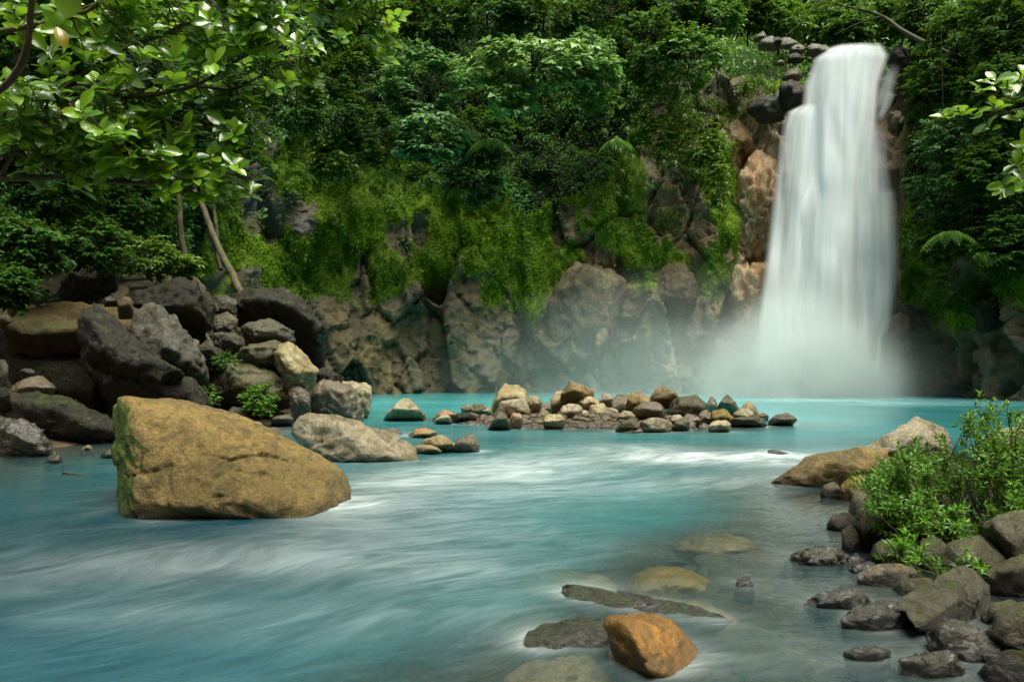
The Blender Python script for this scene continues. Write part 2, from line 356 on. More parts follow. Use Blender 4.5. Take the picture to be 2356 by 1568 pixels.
# ------------------------------------------------------------------ river bed and banks
def poly_dist(x, y, poly, closed=True):
    P = np.asarray(poly, float); d = np.full(x.shape, 1e9); ins = np.zeros(x.shape, bool)
    n = len(P)
    for i in range(n if closed else n - 1):
        a, b = P[i], P[(i + 1) % n]; e = b - a
        t = np.clip(((x - a[0]) * e[0] + (y - a[1]) * e[1]) / max(e @ e, 1e-9), 0, 1)
        d = np.minimum(d, np.hypot(x - a[0] - t * e[0], y - a[1] - t * e[1]))
        c = ((a[1] > y) != (b[1] > y)) & (x < (b[0] - a[0]) * (y - a[1]) / (b[1] - a[1] + 1e-12) + a[0])
        ins ^= c
    return np.where(ins, d, -d) if closed else d
LEFT_BANK = [(-60, -45), (-12.5, -45), (-13.5, 8), (-12.6, 14.5), (-11.6, 18.6), (-9, 23), (-7.9, 25.5), (-6.4, 29.5), (-8, 34), (-13, 40), (-18, 47), (-60, 60)]
RIGHT_BANK = [(60, -45), (2.6, -45), (2.75, 3), (3.0, 5.2), (3.5, 6.6), (4.1, 8.3), (4.9, 11.4), (6.8, 13.3), (9.5, 14.6), (14, 16), (26, 19), (60, 30)]
BAR = [(-2.6, 26.5), (-0.6, 24.6), (2.0, 23.9), (5.0, 23.2), (8.0, 23.9), (9.6, 25.6), (8.2, 28), (4.5, 29.6), (0.0, 29), (-2.2, 28)]
SHALLOW = [(-1.4, 2), (-1.3, 4.5), (-0.3, 5.4), (0.2, 7), (2.3, 9.3), (4.4, 11.4), (6, 9), (5, 2)]
def bed_height(x, y):
    p = np.stack([x, y, 0 * x], 1)
    n = fbm(p * 0.6, 4, 5)
    z = -1.0 + 0.12 * n
    z = np.maximum(z, -0.95 + 0.72 * sstep(-1.0, 1.3, poly_dist(x, y, SHALLOW) + 0.35 * n) + 0.07 * n)
    dl = poly_dist(x, y, LEFT_BANK); z = np.maximum(z, np.where(dl > 0, 0.16 * dl ** 0.75, dl * 0.16) - 0.02 + 0.06 * n - 0.35 * (dl < -6))
    dr = poly_dist(x, y, RIGHT_BANK); z = np.maximum(z, np.where(dr > 0, 0.045 * dr ** 0.9, dr * 0.3) - 0.10 + 0.05 * n)
    db = poly_dist(x, y, BAR); z = np.maximum(z, np.where(db > 0, 0.07 * db, db * 0.3) - 0.02 + 0.05 * n)
    return z
gx = np.linspace(-45, 48, 310); gy = np.concatenate([np.linspace(-42, 2, 26, endpoint=False), np.linspace(2, 14, 110, endpoint=False), np.linspace(14, 66, 170)])
XX, YY = np.meshgrid(gx, gy); x, y = XX.ravel(), YY.ravel()
bed = add("riverbed", np.stack([x, y, bed_height(x, y)], 1), grid_faces(len(gy), len(gx)), M['bed'], base=np.zeros(3))
tag(bed, "brown gravel bed and banks of the river", kind="structure")

# ------------------------------------------------------------------ river water
ry = np.geomspace(1.6, 66, 320); ra = np.linspace(-1.35, 1.35, 300)
YY, AA = np.meshgrid(ry, ra, indexing='ij'); XX = AA * YY
x, y = XX.ravel(), YY.ravel(); wp = np.stack([x, y, 0 * x], 1)
depth = np.maximum(-bed_height(x, y), 0.0)
def splats(lst):
    """(px, py, sx, sy, weight): patches on the water, given where they show, spread in metres"""
    f = np.zeros(len(x))
    for px, py, sx, sy, w in lst:
        c = W(px, py, Yw(py)); f += w * np.exp(-0.5 * (((x - c[0]) / sx) ** 2 + ((y - c[1]) / sy) ** 2))
    return f
foam = splats([(1860, 1050, .7, .5, .7), (1760, 1058, .9, .6, .9), (1640, 1056, 1.0, .8, .95), (1520, 1052, 1.0, .8, .75), (1420, 1030, 1.2, 1.0, .55), (1560, 1030, .9, .7, .45),
               (1300, 1060, 1.2, 1.2, .55), (1150, 1075, 1.2, 1.2, .6), (1020, 1095, 1.1, 1.0, .6), (900, 1110, .9, .9, .55), (830, 1160, .6, .7, .6),
               (1250, 1130, 1.3, 1.0, .45), (1000, 1170, 1.1, .9, .45), (1500, 1110, 1.3, .9, .35), (1700, 1110, 1.0, .8, .3), (800, 1230, .9, .6, .35), (1100, 1240, 1.0, .7, .35),
               (600, 1265, .9, .5, .3), (400, 1290, .8, .4, .55), (650, 1300, .8, .4, .3), (950, 1290, .8, .4, .3), (250, 1400, .6, .3, .3), (160, 1290, .7, .4, .3), (60, 1340, .6, .3, .35), (880, 1330, .9, .5, .25), (1130, 1330, .8, .4, .25),
               (1050, 1420, .6, .3, .22), (700, 1420, .9, .4, .2), (1450, 1255, .7, .4, .2), (1850, 1180, .8, .8, .25), (1900, 1330, .4, .3, .2), (1750, 1500, .35, .25, .25), (2000, 1240, .25, .3, .3),  # the lowest patch here paints pale sky reflection as foam
               (1560, 1540, .12, .12, .55), (1240, 1465, .25, .1, .3), (1650, 1415, .2, .1, .4), (700, 1190, .4, .15, .35), (1880, 912, 5, 3, .9), (1900, 918, 8, 5, .3), (2050, 925, 4, 3, .3)])
foam += 0.03 + 0.10 * sstep(0.1, 0.5, fbm(wp * np.array([.15, .25, 1]), 3, 91)) * (y < 24)
pool = sstep(19, 30, y + 0.3 * x * (x > 0)); deepL = sstep(2.0, -3.5, x) * sstep(18, 8, y)
c_pool, c_mid, c_deep, c_sh = np.array([.045, .32, .335]), np.array([.022, .16, .175]), np.array([.004, .062, .09]), np.array([.035, .058, .056])
wc = c_mid + (c_pool - c_mid) * pool[:, None]
wc = wc + (c_deep - wc) * (0.92 * deepL)[:, None]
shal = sstep(0.75, 0.2, depth) * (y < 24)
wc = wc + (c_sh - wc) * (0.75 * shal)[:, None]
wc = wc * (1 + 0.18 * fbm(wp * np.array([.25, .4, 1]), 3, 71))[:, None]
clear = 0.95 * np.exp(-depth * 1.1) * (1 - 0.75 * sstep(17, 32, y))
th = np.radians(214) + 0.25 * fbm(wp * 0.08, 2, 33); sd = np.array([np.cos(np.radians(206)), np.sin(np.radians(206))])
warp = 0.9 * fbm(wp * 0.22, 3, 21)
cal = sstep(17, 24, y)                                   # the pool above the rapids drifts straight across
fs = x * sd[0] + y * sd[1]; ft = -x * sd[1] + y * sd[0] + warp
flow = np.stack([fs * (1 - cal) + x * 0.6 * cal, ft * (1 - cal) + y * 0.45 * cal, 0 * x], 1)
wz = 0.035 * fbm(np.stack([fs * .5, ft * 1.1, 0 * x], 1), 3, 8) * np.clip(foam, 0.15, 1) * 1.4 + 0.10 * splats([(1640, 1050, 1.0, .5, .8), (1500, 1045, 1, .5, .5), (1770, 1045, .6, .4, 1.0)])
river = add("river", np.stack([x, y, wz], 1), grid_faces(len(ry), len(ra)), M['water'], base=np.zeros(3),
            attrs={"foam": np.clip(foam * np.interp(y, [4, 8, 14], [.32, .38, .56]), 0, 1.0), "clear": clear, "flow": flow, "water": np.concatenate([wc, np.ones((len(x), 1))], 1)})
tag(river, "milky turquoise river and pool with silky white rapids", kind="structure")

# ------------------------------------------------------------------ cliff round the pool
plan = [(12, -40), (-4, -40), (-18, -30), (-24, -14), (-20, 0), (-17.5, 10), (-17.6, 18)] + [tuple(W(px, 0, Y)[:2]) for px, Y in
        ((60, 27), (170, 32), (330, 40), (500, 49), (700, 56.5), (950, 60), (1200, 60), (1450, 58.5), (1650, 57), (1750, 56.5), (1900, 56), (2060, 55), (2130, 52), (2250, 48), (2356, 45))] + [(34, 36), (31, 24), (28, 12), (26, 0), (27, -14), (23, -30), (12.2, -40)]  # the unseen arc behind the camera is added to cut frontal light
cp = smooth_path(plan, 4000); seg = np.r_[0, np.cumsum(np.linalg.norm(np.diff(cp, axis=0), axis=1))]
NU = 900
_px = CX + cp[:, 0] * F / np.maximum(cp[:, 1], 3); _w = np.where((cp[:, 1] > 12) & (_px > -150) & (_px < 2500), 3.0, 0.7); _c = np.r_[0, np.cumsum(_w[1:] * np.diff(seg))]
sU = np.interp(np.linspace(0, _c[-1], NU), _c, seg)
bx, by = np.interp(sU, seg, cp[:, 0]), np.interp(sU, seg, cp[:, 1])
tx, ty = np.gradient(bx), np.gradient(by); L_ = np.hypot(tx, ty); nx, ny = ty / L_, -tx / L_
ppx = np.where(by > 3, CX + bx * F / np.maximum(by, 3), np.where(bx < 0, -9000, 9000))
tv = np.concatenate([np.linspace(-1.2, 17, 160, endpoint=False), np.linspace(17, 50, 110)]); NV = len(tv)
TT, UU = np.meshgrid(tv, np.arange(NU), indexing='ij')
pxU = ppx[UU]
lip = 28.7 + 30 * sstep(1690, 1600, pxU) + 30 * sstep(2060, 2120, pxU)
zz = np.minimum(TT, lip); over = np.maximum(TT - lip, 0)
leftw = sstep(420, 150, pxU)
back = 0.16 * np.clip(zz, 0, 14) + 0.30 * np.clip(zz - 14, 0, 99) + leftw * (0.55 * np.clip(zz, 0, 99)) + over * 1.0
zz = zz + over * 0.12 - 0.4 * over * (np.abs(pxU - 1965) < 90) * 0.25
Pb = np.stack([bx[UU] - nx[UU] * back, by[UU] - ny[UU] * back, zz], -1).reshape(-1, 3)
N2 = np.stack([nx[UU].ravel(), ny[UU].ravel(), 0 * zz.ravel()], 1)
qx, qy = proj(Pb); vis = (Pb[:, 1] > 8)
# where what grows or lies bare, read off by place
leaf_line = np.interp(qx, [-200, 0, 300, 440, 520, 600, 690, 760, 860, 1000, 1200, 1300, 1400, 1470, 1540, 1680, 1700, 2075, 2090, 2130, 2200, 2260, 2356, 2600],
                      [640, 640, 610, 560, 430, 330, 340, 400, 400, 420, 480, 470, 410, 300, 205, 150, 40, 40, 420, 560, 600, 560, 600, 700])
wob = 55 * fbm(Pb * 0.22, 3, 40)
leaf = sstep(40, -40, qy + wob - leaf_line)
hang = sstep(1380, 1440, qx) * sstep(1730, 1680, qx) * sstep(200, 260, qy) * sstep(560, 470, qy) * sstep(-0.05, 0.25, fbm(Pb * np.array([.5, .5, .22]), 3, 41))
moss_lo = np.interp(qx, [300, 450, 560, 700, 760, 900, 1000, 1100, 1250, 1300, 1420, 1500, 1600, 1690, 1705, 2075, 2090, 2200, 2300, 2500], [600, 680, 690, 690, 660, 700, 640, 690, 740, 640, 660, 700, 720, 720, 60, 60, 730, 780, 720, 720])
mz = sstep(60, -60, qy + wob * 0.9 - moss_lo)
mossn = fbm(Pb * np.array([.45, .45, .2]), 4, 43)
moss = mz * sstep(-0.5, 0.15, mossn + 0.28 * sstep(640, 760, qx) * sstep(1300, 1200, qx)) * (1 - 0.35 * sstep(1300, 1420, qx) * sstep(1720, 1690, qx))
moss = np.maximum(moss, 0.9 * sstep(2080, 2090, qx) * sstep(2130, 2110, qx) * sstep(430, 500, qy) * sstep(600, 540, qy))
slope_rock = sstep(1650, 1700, qx) * sstep(1930, 1900, qx) * sstep(340, 280, qy)
moss = np.maximum(moss * (1 - slope_rock), slope_rock * 0.75 * sstep(0.0, 0.4, mossn))
soil = leaf.copy(); moss = np.where(leaf > 0.6, np.minimum(moss, 0.35), moss)
chute = sstep(1725, 1770, qx) * sstep(2090, 2060, qx)
rocky = np.clip(1.15 - 0.75 * moss - 0.6 * leaf, 0.2, 1)
b1, e1, i1 = blocks(Pb * np.array([.22, .22, .085]), 50); b2, e2, i2 = blocks(Pb * np.array([.5, .5, .24]), 60); b3, e3, i3 = blocks(Pb * np.array([1.1, 1.1, .8]), 70); b4, e4, i4 = blocks(Pb * np.array([2.6, 2.6, 2.0]), 75)
lump = fbm(Pb * np.array([.5, .5, .28]), 4, 80)
D = 1.5 * fbm(Pb * 0.08, 3, 44) + 0.6 * fbm(Pb * 0.2, 3, 45)
D = D * (1 - 0.7 * chute) + rocky * (2.3 * b1 * (1 - 0.5 * chute) + 0.8 * b2 + 0.30 * b3 + 0.10 * b4) + 0.55 * (1 - rocky) * lump + 0.06 * fbm(Pb * 2.6, 3, 46)
D = D - 0.5 * sstep(0.05, 0.0, e1) * rocky - 0.14 * sstep(0.05, 0.0, e2) * rocky
dr1 = fbm(Pb * np.array([.55, .55, .10]), 3, 81); dr2 = fbm(Pb * np.array([1.3, 1.3, .22]), 3, 82)       # moss hangs in folds
D += moss * (0.45 + 0.9 * np.clip(0.55 - np.abs(dr1) * 1.6, -0.3, 1) + 0.4 * np.clip(0.4 - np.abs(dr2) * 1.5, -0.3, 1)) - 0.9 * chute
D += 2.2 * sstep(340, 640, qy) * sstep(0, -0.4, fbm(Pb * 0.1, 2, 47)) * 0
Pc = Pb + N2 * D[:, None]; Pc[:, 2] += 0.25 * rocky * b2 * (zz.ravel() > 0.5)
Gd = Pc.reshape(NV, NU, 3)
nn = np.cross(np.gradient(Gd, axis=1), np.gradient(Gd, axis=0)).reshape(-1, 3); nn = nrmz(nn)
if (nn * N2).sum() < 0: nn = -nn
# stone colours
pal = np.array([[.115, .095, .045], [.15, .122, .055], [.09, .08, .045], [.18, .14, .06], [.065, .06, .036], [.13, .12, .07]]) * 1.12
st = pal[(i2 * 5.99).astype(int)] * 0.6 + pal[(i1 * 5.99).astype(int)] * 0.4
def patch(c, px, py, sx, sy, w):
    global st
    f = np.clip(w * np.exp(-0.5 * (((qx - px) / sx) ** 2 + ((qy - py) / sy) ** 2)) * (0.75 + 0.8 * fbm(Pb * 0.8, 3, 48)), 0, 1)[:, None]
    st = st + (np.array(c) - st) * f
patch((.30, .21, .105), 1330, 690, 110, 110, .8); patch((.26, .135, .03), 1560, 650, 70, 90, .9); patch((.20, .155, .085), 1150, 780, 170, 70, .5)
patch((.13, .16, .115), 1350, 840, 230, 50, .6); patch((.18, .21, .15), 1560, 780, 90, 70, .6); patch((.36, .24, .15), 1620, 850, 90, 60, .6)
patch((.46, .33, .16), 1735, 430, 34, 110, 1.2); patch((.38, .16, .025), 1705, 470, 16, 130, 1.1); patch((.40, .31, .18), 1725, 680, 40, 110, 1.0)
patch((.30, .20, .10), 2062, 300, 22, 120, .8); patch((.30, .24, .17), 2050, 640, 50, 130, .7); patch((.12, .12, .13), 600, 470, 80, 110, .8)
patch((.15, .16, .15), 1290, 620, 60, 50, .4); patch((.20, .17, .10), 1500, 480, 130, 90, .5)
st = st + (np.array([.018, .026, .010]) - st) * (sstep(.15, .5, soil) * (1 - slope_rock))[:, None]
cliff = add("cliff", Pc, grid_faces(NV, NU), M['cliff'], base=np.array([0, 58, 0]), attrs={"moss": moss, "soil": np.clip(sstep(.15, .5, soil) * (1 - slope_rock), 0, 1), "stone": np.concatenate([np.clip(st, .02, 1), np.ones((len(st), 1))], 1)})
tag(cliff, "tall mossy rock cliff curving round the pool", kind="structure")
cliff_leaf = leaf; cliff_P = Pc; cliff_N = nn; cliff_out = N2

# the slope and the plateau seen over the lip
hx = np.linspace(2, 62, 90); ht = np.linspace(0, 42, 60)
TT2, HX = np.meshgrid(ht, hx, indexing='ij')
hp = np.stack([HX.ravel(), 66 + 0.75 * TT2.ravel(), 27 + 0.75 * TT2.ravel()], 1); hp[:, 1] += 2.5 * fbm(hp * .1, 3, 3)
hill = add("forest_hill", hp, grid_faces(60, 90), M['leaf_dark'], base=np.array([32, 66, 27])); tag(hill, "wooded slope behind the top of the waterfall", kind="structure")

# ------------------------------------------------------------------ waterfall
fall = empty("waterfall", W(1870, 908, 53)); tag(fall, "tall white silky waterfall plunging into the turquoise pool", "waterfall")
def veil(name, left, right, Y0, Y1, cover, bulge=0.5, soft=0.18, seed=0, nr=120, nc=64, top=0.02, bottom=0.0, softl=None):
    left, right = np.array(left, float), np.array(right, float)
    y0, y1 = min(left[0, 1], right[0, 1]), max(left[-1, 1], right[-1, 1])
    v = np.linspace(0, 1, nr)
    # each row runs from the left edge to the right one; ends of the two edges may sit at different heights
    tl = np.r_[0, np.cumsum(np.hypot(*np.diff(left, axis=0).T))]; tr = np.r_[0, np.cumsum(np.hypot(*np.diff(right, axis=0).T))]
    lx, ly = np.interp(v * tl[-1], tl, left[:, 0]), np.interp(v * tl[-1], tl, left[:, 1])
    rx, ry_ = np.interp(v * tr[-1], tr, right[:, 0]), np.interp(v * tr[-1], tr, right[:, 1])
    u = np.linspace(0, 1, nc); U, V = np.meshgrid(u, v)
    px = lx[:, None] * (1 - U) + rx[:, None] * U; py = ly[:, None] * (1 - U) + ry_[:, None] * U
    Yd = Y0 + (Y1 - Y0) * V ** 0.6 - bulge * np.sin(np.pi * U) ** 0.7
    q = np.stack([px.ravel() * 0.06, py.ravel() * 0.004, np.full(px.size, seed * 7.1)], 1)
    Yd = Yd + 0.22 * fbm(q * np.array([.35, 1.5, 1]), 2, seed).reshape(px.shape)
    pts = np.stack([(px - CX) * Yd / F, Yd, CH + (HY - py) * Yd / F], -1)
    sl = soft if softl is None else softl
    a = sstep(0, sl, U) * sstep(0, soft, 1 - U) * sstep(-0.001, top, V) * (sstep(-0.001, bottom, 1 - V) if bottom > 0 else 1)
    edge_n = 0.5 + 0.9 * fbm(q * np.array([.7, .6, 1]), 2, seed + 5).reshape(px.shape)
    a = a * np.clip(cover * (0.75 + 0.5 * edge_n), 0, 1)
    flow = np.stack([U * (rx - lx).mean() / F * 53, py / F * 53, np.full(U.shape, seed * 3.3)], -1)
    return add(name, pts.reshape(-1, 3), grid_faces(nr, nc), M['fall'], fall, W(1870, 908, 53), attrs={"cover": a.ravel(), "flow": flow.reshape(-1, 3)})
veil("veil", [(1915, 104), (1868, 135), (1846, 200), (1840, 250), (1822, 400), (1795, 560), (1772, 700), (1752, 800), (1710, 912)],
     [(2030, 96), (2050, 130), (2030, 195), (2022, 300), (2018, 420), (2020, 560), (2016, 700), (2014, 800), (2030, 912)], 55.0, 52.2, 1.0, 0.7, 0.12, 1, nc=80)
veil("veil", [(1925, 100), (1885, 130), (1870, 250), (1865, 450), (1850, 650), (1830, 800), (1800, 912)], [(2010, 95), (2030, 130), (2005, 300), (1990, 450), (1985, 650), (1975, 800), (1975, 912)], 54.6, 51.8, 0.85, 0.7, 0.25, 2)
veil("veil", [(1850, 236), (1808, 256), (1795, 290), (1780, 400), (1760, 560), (1742, 700), (1728, 800), (1690, 912)], [(1905, 232), (1900, 260), (1900, 300), (1890, 420), (1880, 560), (1870, 700), (1860, 800), (1850, 912)], 54.3, 52.0, 0.88, 0.5, 0.35, 3, softl=0.2, top=0.05)
veil("veil", [(1990, 270), (1965, 300), (1955, 420), (1960, 560), (1960, 700), (1965, 800), (1960, 912)], [(2012, 268), (2045, 305), (2058, 430), (2066, 520), (2070, 600), (2066, 700), (2060, 790)], 54.0, 52.2, 0.62, 0.5, 0.3, 4, top=0.22, bottom=0.25)
veil("veil", [(2012, 432), (1998, 470), (1992, 560), (1990, 700), (1990, 860)], [(2062, 430), (2070, 470), (2074, 560), (2074, 640), (2060, 720)], 53.6, 52.3, 0.55, 0.4, 0.3, 5, top=0.06, bottom=0.4)
veil("veil", [(2030, 730), (2022, 750), (2012, 790), (2008, 850), (2005, 905)], [(2062, 718), (2052, 735), (2034, 765), (2030, 830), (2040, 905)], 52.6, 51.5, 0.6, 0.2, 0.4, 6, top=0.1, bottom=0.3)
veil("veil", [(2036, 140), (2022, 190), (2008, 230), (1998, 270)], [(2080, 146), (2070, 180), (2058, 225), (2044, 275)], 54.6, 54.0, 0.42, 0.2, 0.45, 7, top=0.3, bottom=0.35, nc=30, nr=50)
veil("veil", [(2036, 205), (2026, 240), (2010, 275)], [(2066, 215), (2052, 250), (2030, 285)], 54.4, 54.0, 0.5, 0.2, 0.4, 8, top=0.1, bottom=0.3, nc=30, nr=40)
veil("veil", [(1740, 740), (1690, 840), (1640, 912)], [(1960, 740), (1990, 840), (2040, 912)], 52.0, 51.2, 0.35, 0.8, 0.45, 9, top=0.6)

def ball(name, c, r, mat, label):
    bm = bmesh.new(); bmesh.ops.create_icosphere(bm, subdivisions=3, radius=1.0); me = bpy.data.meshes.new(name); bm.to_mesh(me); bm.free()
    me.materials.append(mat); o = bpy.data.objects.new(name, me); o.location = Vector(c); o.scale = r; COL.objects.link(o); tag(o, label, kind="stuff"); return o
ball("mist", W(1850, 905, 51.0), (9.0, 4.5, 8.5), M['mist'], "dense white spray at the foot of the waterfall")
ball("mist", W(1620, 905, 50.5), (22, 6.5, 10), M['mist_thin'], "thin drifting spray along the foot of the cliff")

# ------------------------------------------------------------------ rocks
_ico = {}
def ico(sub):
    if sub not in _ico:
        bm = bmesh.new(); bmesh.ops.create_icosphere(bm, subdivisions=sub, radius=1.0); bm.verts.ensure_lookup_table()
        v = np.array([q.co[:] for q in bm.verts]); f = np.array([[w.index for w in q.verts] for q in bm.faces]); bm.free(); _ico[sub] = (nrmz(v), f)
    return _ico[sub]
def hull_planes(pts):
    bm = bmesh.new()
    for q in pts: bm.verts.new(q)
    bmesh.ops.convex_hull(bm, input=bm.verts[:]); bm.normal_update()
    c = pts.mean(0); N, H = [], []
    for f in bm.faces:
        n = np.array(f.normal[:]); a = f.calc_area()
        if a < 1e-7: continue
        h = n @ (np.array(f.verts[0].co[:]) - c)
        if h < 0: n, h = -n, -h
        for k in range(len(N)):
            if n @ N[k] > 0.985: break
        else: N.append(n); H.append(max(h, 1e-3))
    bm.free(); return c, np.array(N), np.array(H)
def saw(t): return t - np.floor(t)
def hull_rock(pts, sub, p, amp, seed, chips=0.5, cuts=8):
    amp *= 1.25
    c, N, H = hull_planes(np.asarray(pts, float)); rq = np.random.default_rng(seed + 77)
    if cuts > 0:                                        # broken corners: more flat cuts
        cn = nrmz(rq.normal(size=(cuts, 3)) + [0, -.3, .2]); sup = ((pts - c) @ cn.T).max(0)
        N = np.concatenate([N, cn]); H = np.concatenate([H, sup * rq.uniform(.66, .98, cuts)])
    d0, f = ico(sub); ext = pts.max(0) - pts.min(0); size = float(np.prod(ext) ** (1 / 3)) * 0.5
    d = nrmz(d0 * ext)
    g = np.maximum(d @ N.T, 0) / H[None, :]
    p = p * 5.0; gm = g.max(1, keepdims=True); r = 1.0 / (gm[:, 0] * ((g / gm) ** p).sum(1) ** (1.0 / p))
    v = d * r[:, None]; lo, hi = pts.min(0) - c, pts.max(0) - c
    v = np.where(v > 0, v * (hi / v.max(0)), v * (lo / v.min(0)))
    q = v / size + seed * 3.7
    b, e, _ = blocks(q * 1.25, seed, 1.0)
    dr = amp * size * (0.14 * fbm(q * 2.2, 4, seed) + chips * 0.7 * b * 0.6 - chips * 0.4 * sstep(0.06, 0, e))
    sd_ = nrmz(rq.normal(size=3) * [1, 1, 1.6]); lay = saw(q @ sd_ * rq.uniform(1.6, 2.8) + 0.7 * fbm(q * 0.9, 3, seed + 3))      # layers broken off in steps
    dr += amp * size * chips * 0.55 * (lay - .5) * sstep(-.1, .3, fbm(q * .8, 2, seed + 8))
    b2, e2, _ = blocks(q * 4.2, seed + 9, 0.8)
    dr += amp * size * (chips * 0.42 * b2 - chips * 0.12 * sstep(0.08, 0, e2) + 0.22 * fbm(q * 6, 4, seed + 2) * (0.6 + 0.8 * np.clip(fbm(q * 1.1, 2, seed + 6) + .4, 0, 1.2)))
    return v + d * dr[:, None] + c, f
ROCKS = []
def rock(label, mat, pts, sub=4, p=16, amp=0.16, seed=None, group=None, parent=None, name=None, chips=0.5, cuts=8):
    seed = len(ROCKS) * 3 + 11 if seed is None else seed
    v, f = hull_rock(np.asarray(pts, float), sub, p, amp, seed, chips, cuts)
    o = add(name or "rock", v, f, M[mat], parent)
    if parent is None: tag(o, label, "rock", group)
    ROCKS.append(o); return o
def orock(label, mat, outline, Y, depth, front=None, sink=0.25, back=0.75, under=0.55, **kw):
    """outline: (px, py[, dY]); front: extra points (px, py, dY) that shape the near faces"""
    o = [(q[0], q[1], q[2] if len(q) > 2 else 0.0) for q in outline]
    cx, cy_ = np.mean([q[0] for q in o]), np.mean([q[1] for q in o]); ymax = max(q[1] for q in o); ymin = min(q[1] for q in o)
    cut = lambda b, k: k * depth * float(np.clip((b - ymin) / max(ymax - ymin, 1) - .55, 0, .45)) / .45      # the foot of a stone lies back under it
    o = [(a, b, c + cut(b, under * .8)) for a, b, c in o]
    pts = [W(a, b, Y + c) for a, b, c in o]
    pts += [W(cx + (a - cx) * back, cy_ + (b - cy_) * back, Y + depth) for a, b, c in o[::2]]
    if front is None: pts += [W(cx + (a - cx) * 0.6, cy_ + (b - cy_) * 0.45 - 0.04 * (ymax - ymin), Y - depth * 0.42) for a, b, c in o[1::2]]
    else: pts += [W(a, b, Y + c + cut(b, under * 1.3)) for a, b, c in front]
    for a, b, c in o:
        if b > ymax - 0.3 * (ymax - ymin): pts.append(W(a, b, Y + c) - np.array([0, 0, sink]))
    return rock(label, mat, np.array(pts), **kw)
def brock(label, mat, x0, y0, x1, y1, Y, shape='round', seed=None, depth=None, **kw):
    seed = len(ROCKS) * 3 + 11 if seed is None else seed
    rg = np.random.default_rng(seed + 1000); cx, cy_, w, h = (x0 + x1) / 2, (y0 + y1) / 2, (x1 - x0) / 2, (y1 - y0) / 2
    if shape == 'round': tpl = [(-.95, .75), (-.95, -.2), (-.4, -.95), (.45, -.9), (1, -.1), (.9, .8)]
    elif shape == 'peak': tpl = [(-1, .95), (-.4, -.5), (.02, -1), (.55, -.4), (1, .9)]
    elif shape == 'block': tpl = [(-1, .9), (-.85, -.7), (.3, -1), (1, -.45), (.9, .95)]
    else: tpl = [(-1, .8), (-.6, -.55), (.35, -1), (1, .1), (.8, 1)]
    ol = [(cx + (a + rg.uniform(-.14, .14)) * w, cy_ + (b + rg.uniform(-.14, .14)) * h) for a, b in tpl]
    wm = (x1 - x0) * Y / F
    kw.setdefault('cuts', 5); kw.setdefault('sub', 3); kw.setdefault('amp', 0.14); kw.setdefault('p', 12)
    dd = depth or wm * rg.uniform(.7, 1.0)
    tx_, ty2 = rg.uniform(-.3, .3), rg.uniform(-.35, .2)
    fr = [(cx + (tx_ - .55) * w, cy_ + (ty2 + rg.uniform(-.1, .35)) * h, -dd * .36), (cx + (tx_ + .5) * w, cy_ + (ty2 + rg.uniform(-.1, .3)) * h, -dd * .4), (cx + tx_ * w - .4 * w, cy_ + .95 * h, -dd * .38), (cx + tx_ * w + .4 * w, cy_ + .95 * h, -dd * .42)]
    return orock(label, mat, ol, Y, dd * 0.8, front=fr, sink=0.25 * (y1 - y0) * Y / F + 0.04, seed=seed, **kw)

# the big boulder in the river
g = "boulders standing in the river"
rock("large tan boulder with mossy side standing alone in the river", 'boulder', np.array([W(*q) for q in (
    (264, 935, 10.4), (268, 1090, 10.0), (275, 1215, 9.5), (288, 911, 9.9), (296, 1215, 9.35), (440, 924, 10.5), (560, 963, 10.9), (745, 1050, 11.1), (760, 1072, 10.7), (800, 1098, 10.7),
    (806, 1150, 10.4), (800, 1175, 10.3), (735, 1130, 9.75), (720, 1185, 9.45), (700, 1210, 9.35), (540, 1215, 9.45), (420, 1215, 9.4), (330, 1010, 9.35), (310, 1150, 9.1), (420, 1165, 9.0), (560, 1150, 9.12), (690, 1150, 9.4), (560, 1075, 9.5), (700, 1112, 9.75), (300, 935, 9.65),
    (330, 925, 11.8), (600, 985, 12.3), (780, 1090, 11.8), (300, 1100, 11.6), (700, 1180, 12.0))]), sub=6, p=26, amp=0.08, seed=5, group=g, name="boulder", chips=0.55, cuts=0)
orock("pale cream boulder behind the large tan boulder, half in the water", 'pale', [(676, 1003), (690, 966), (770, 950), (830, 964), (920, 1004), (965, 1026), (962, 1048), (880, 1052), (790, 1064), (745, 1058), (700, 1022)],
      15.2, 1.6, front=[(800, 1000, -.5), (900, 1030, -.5), (780, 1062, -.7), (860, 1050, -.65), (720, 985, -.1)], under=.1, sub=5, p=18, amp=0.14, group=g, name="boulder")
for b, m, l in (((930, 982, 1006, 1008), 'redpale', "small pinkish stone at the tip of the pale cream boulder"), ((962, 1000, 1050, 1040), 'pale', "rounded cream stone in the water beside a dark-faced stone"),
                ((1036, 998, 1108, 1041), 'brown', "brown stone with a dark face at the end of the pale row"), ((868, 984, 925, 1001), 'brown', "flat wet brown stone behind the pale cream boulder"), ((940, 1022, 1016, 1044), 'pale', "low cream stone touching the river surface below the rounded cream stone")):
    brock(l, m, *b, Yw(b[3] - 1, 0.0), 'flat', group="stones in the shallows by the pale boulder", sub=4)

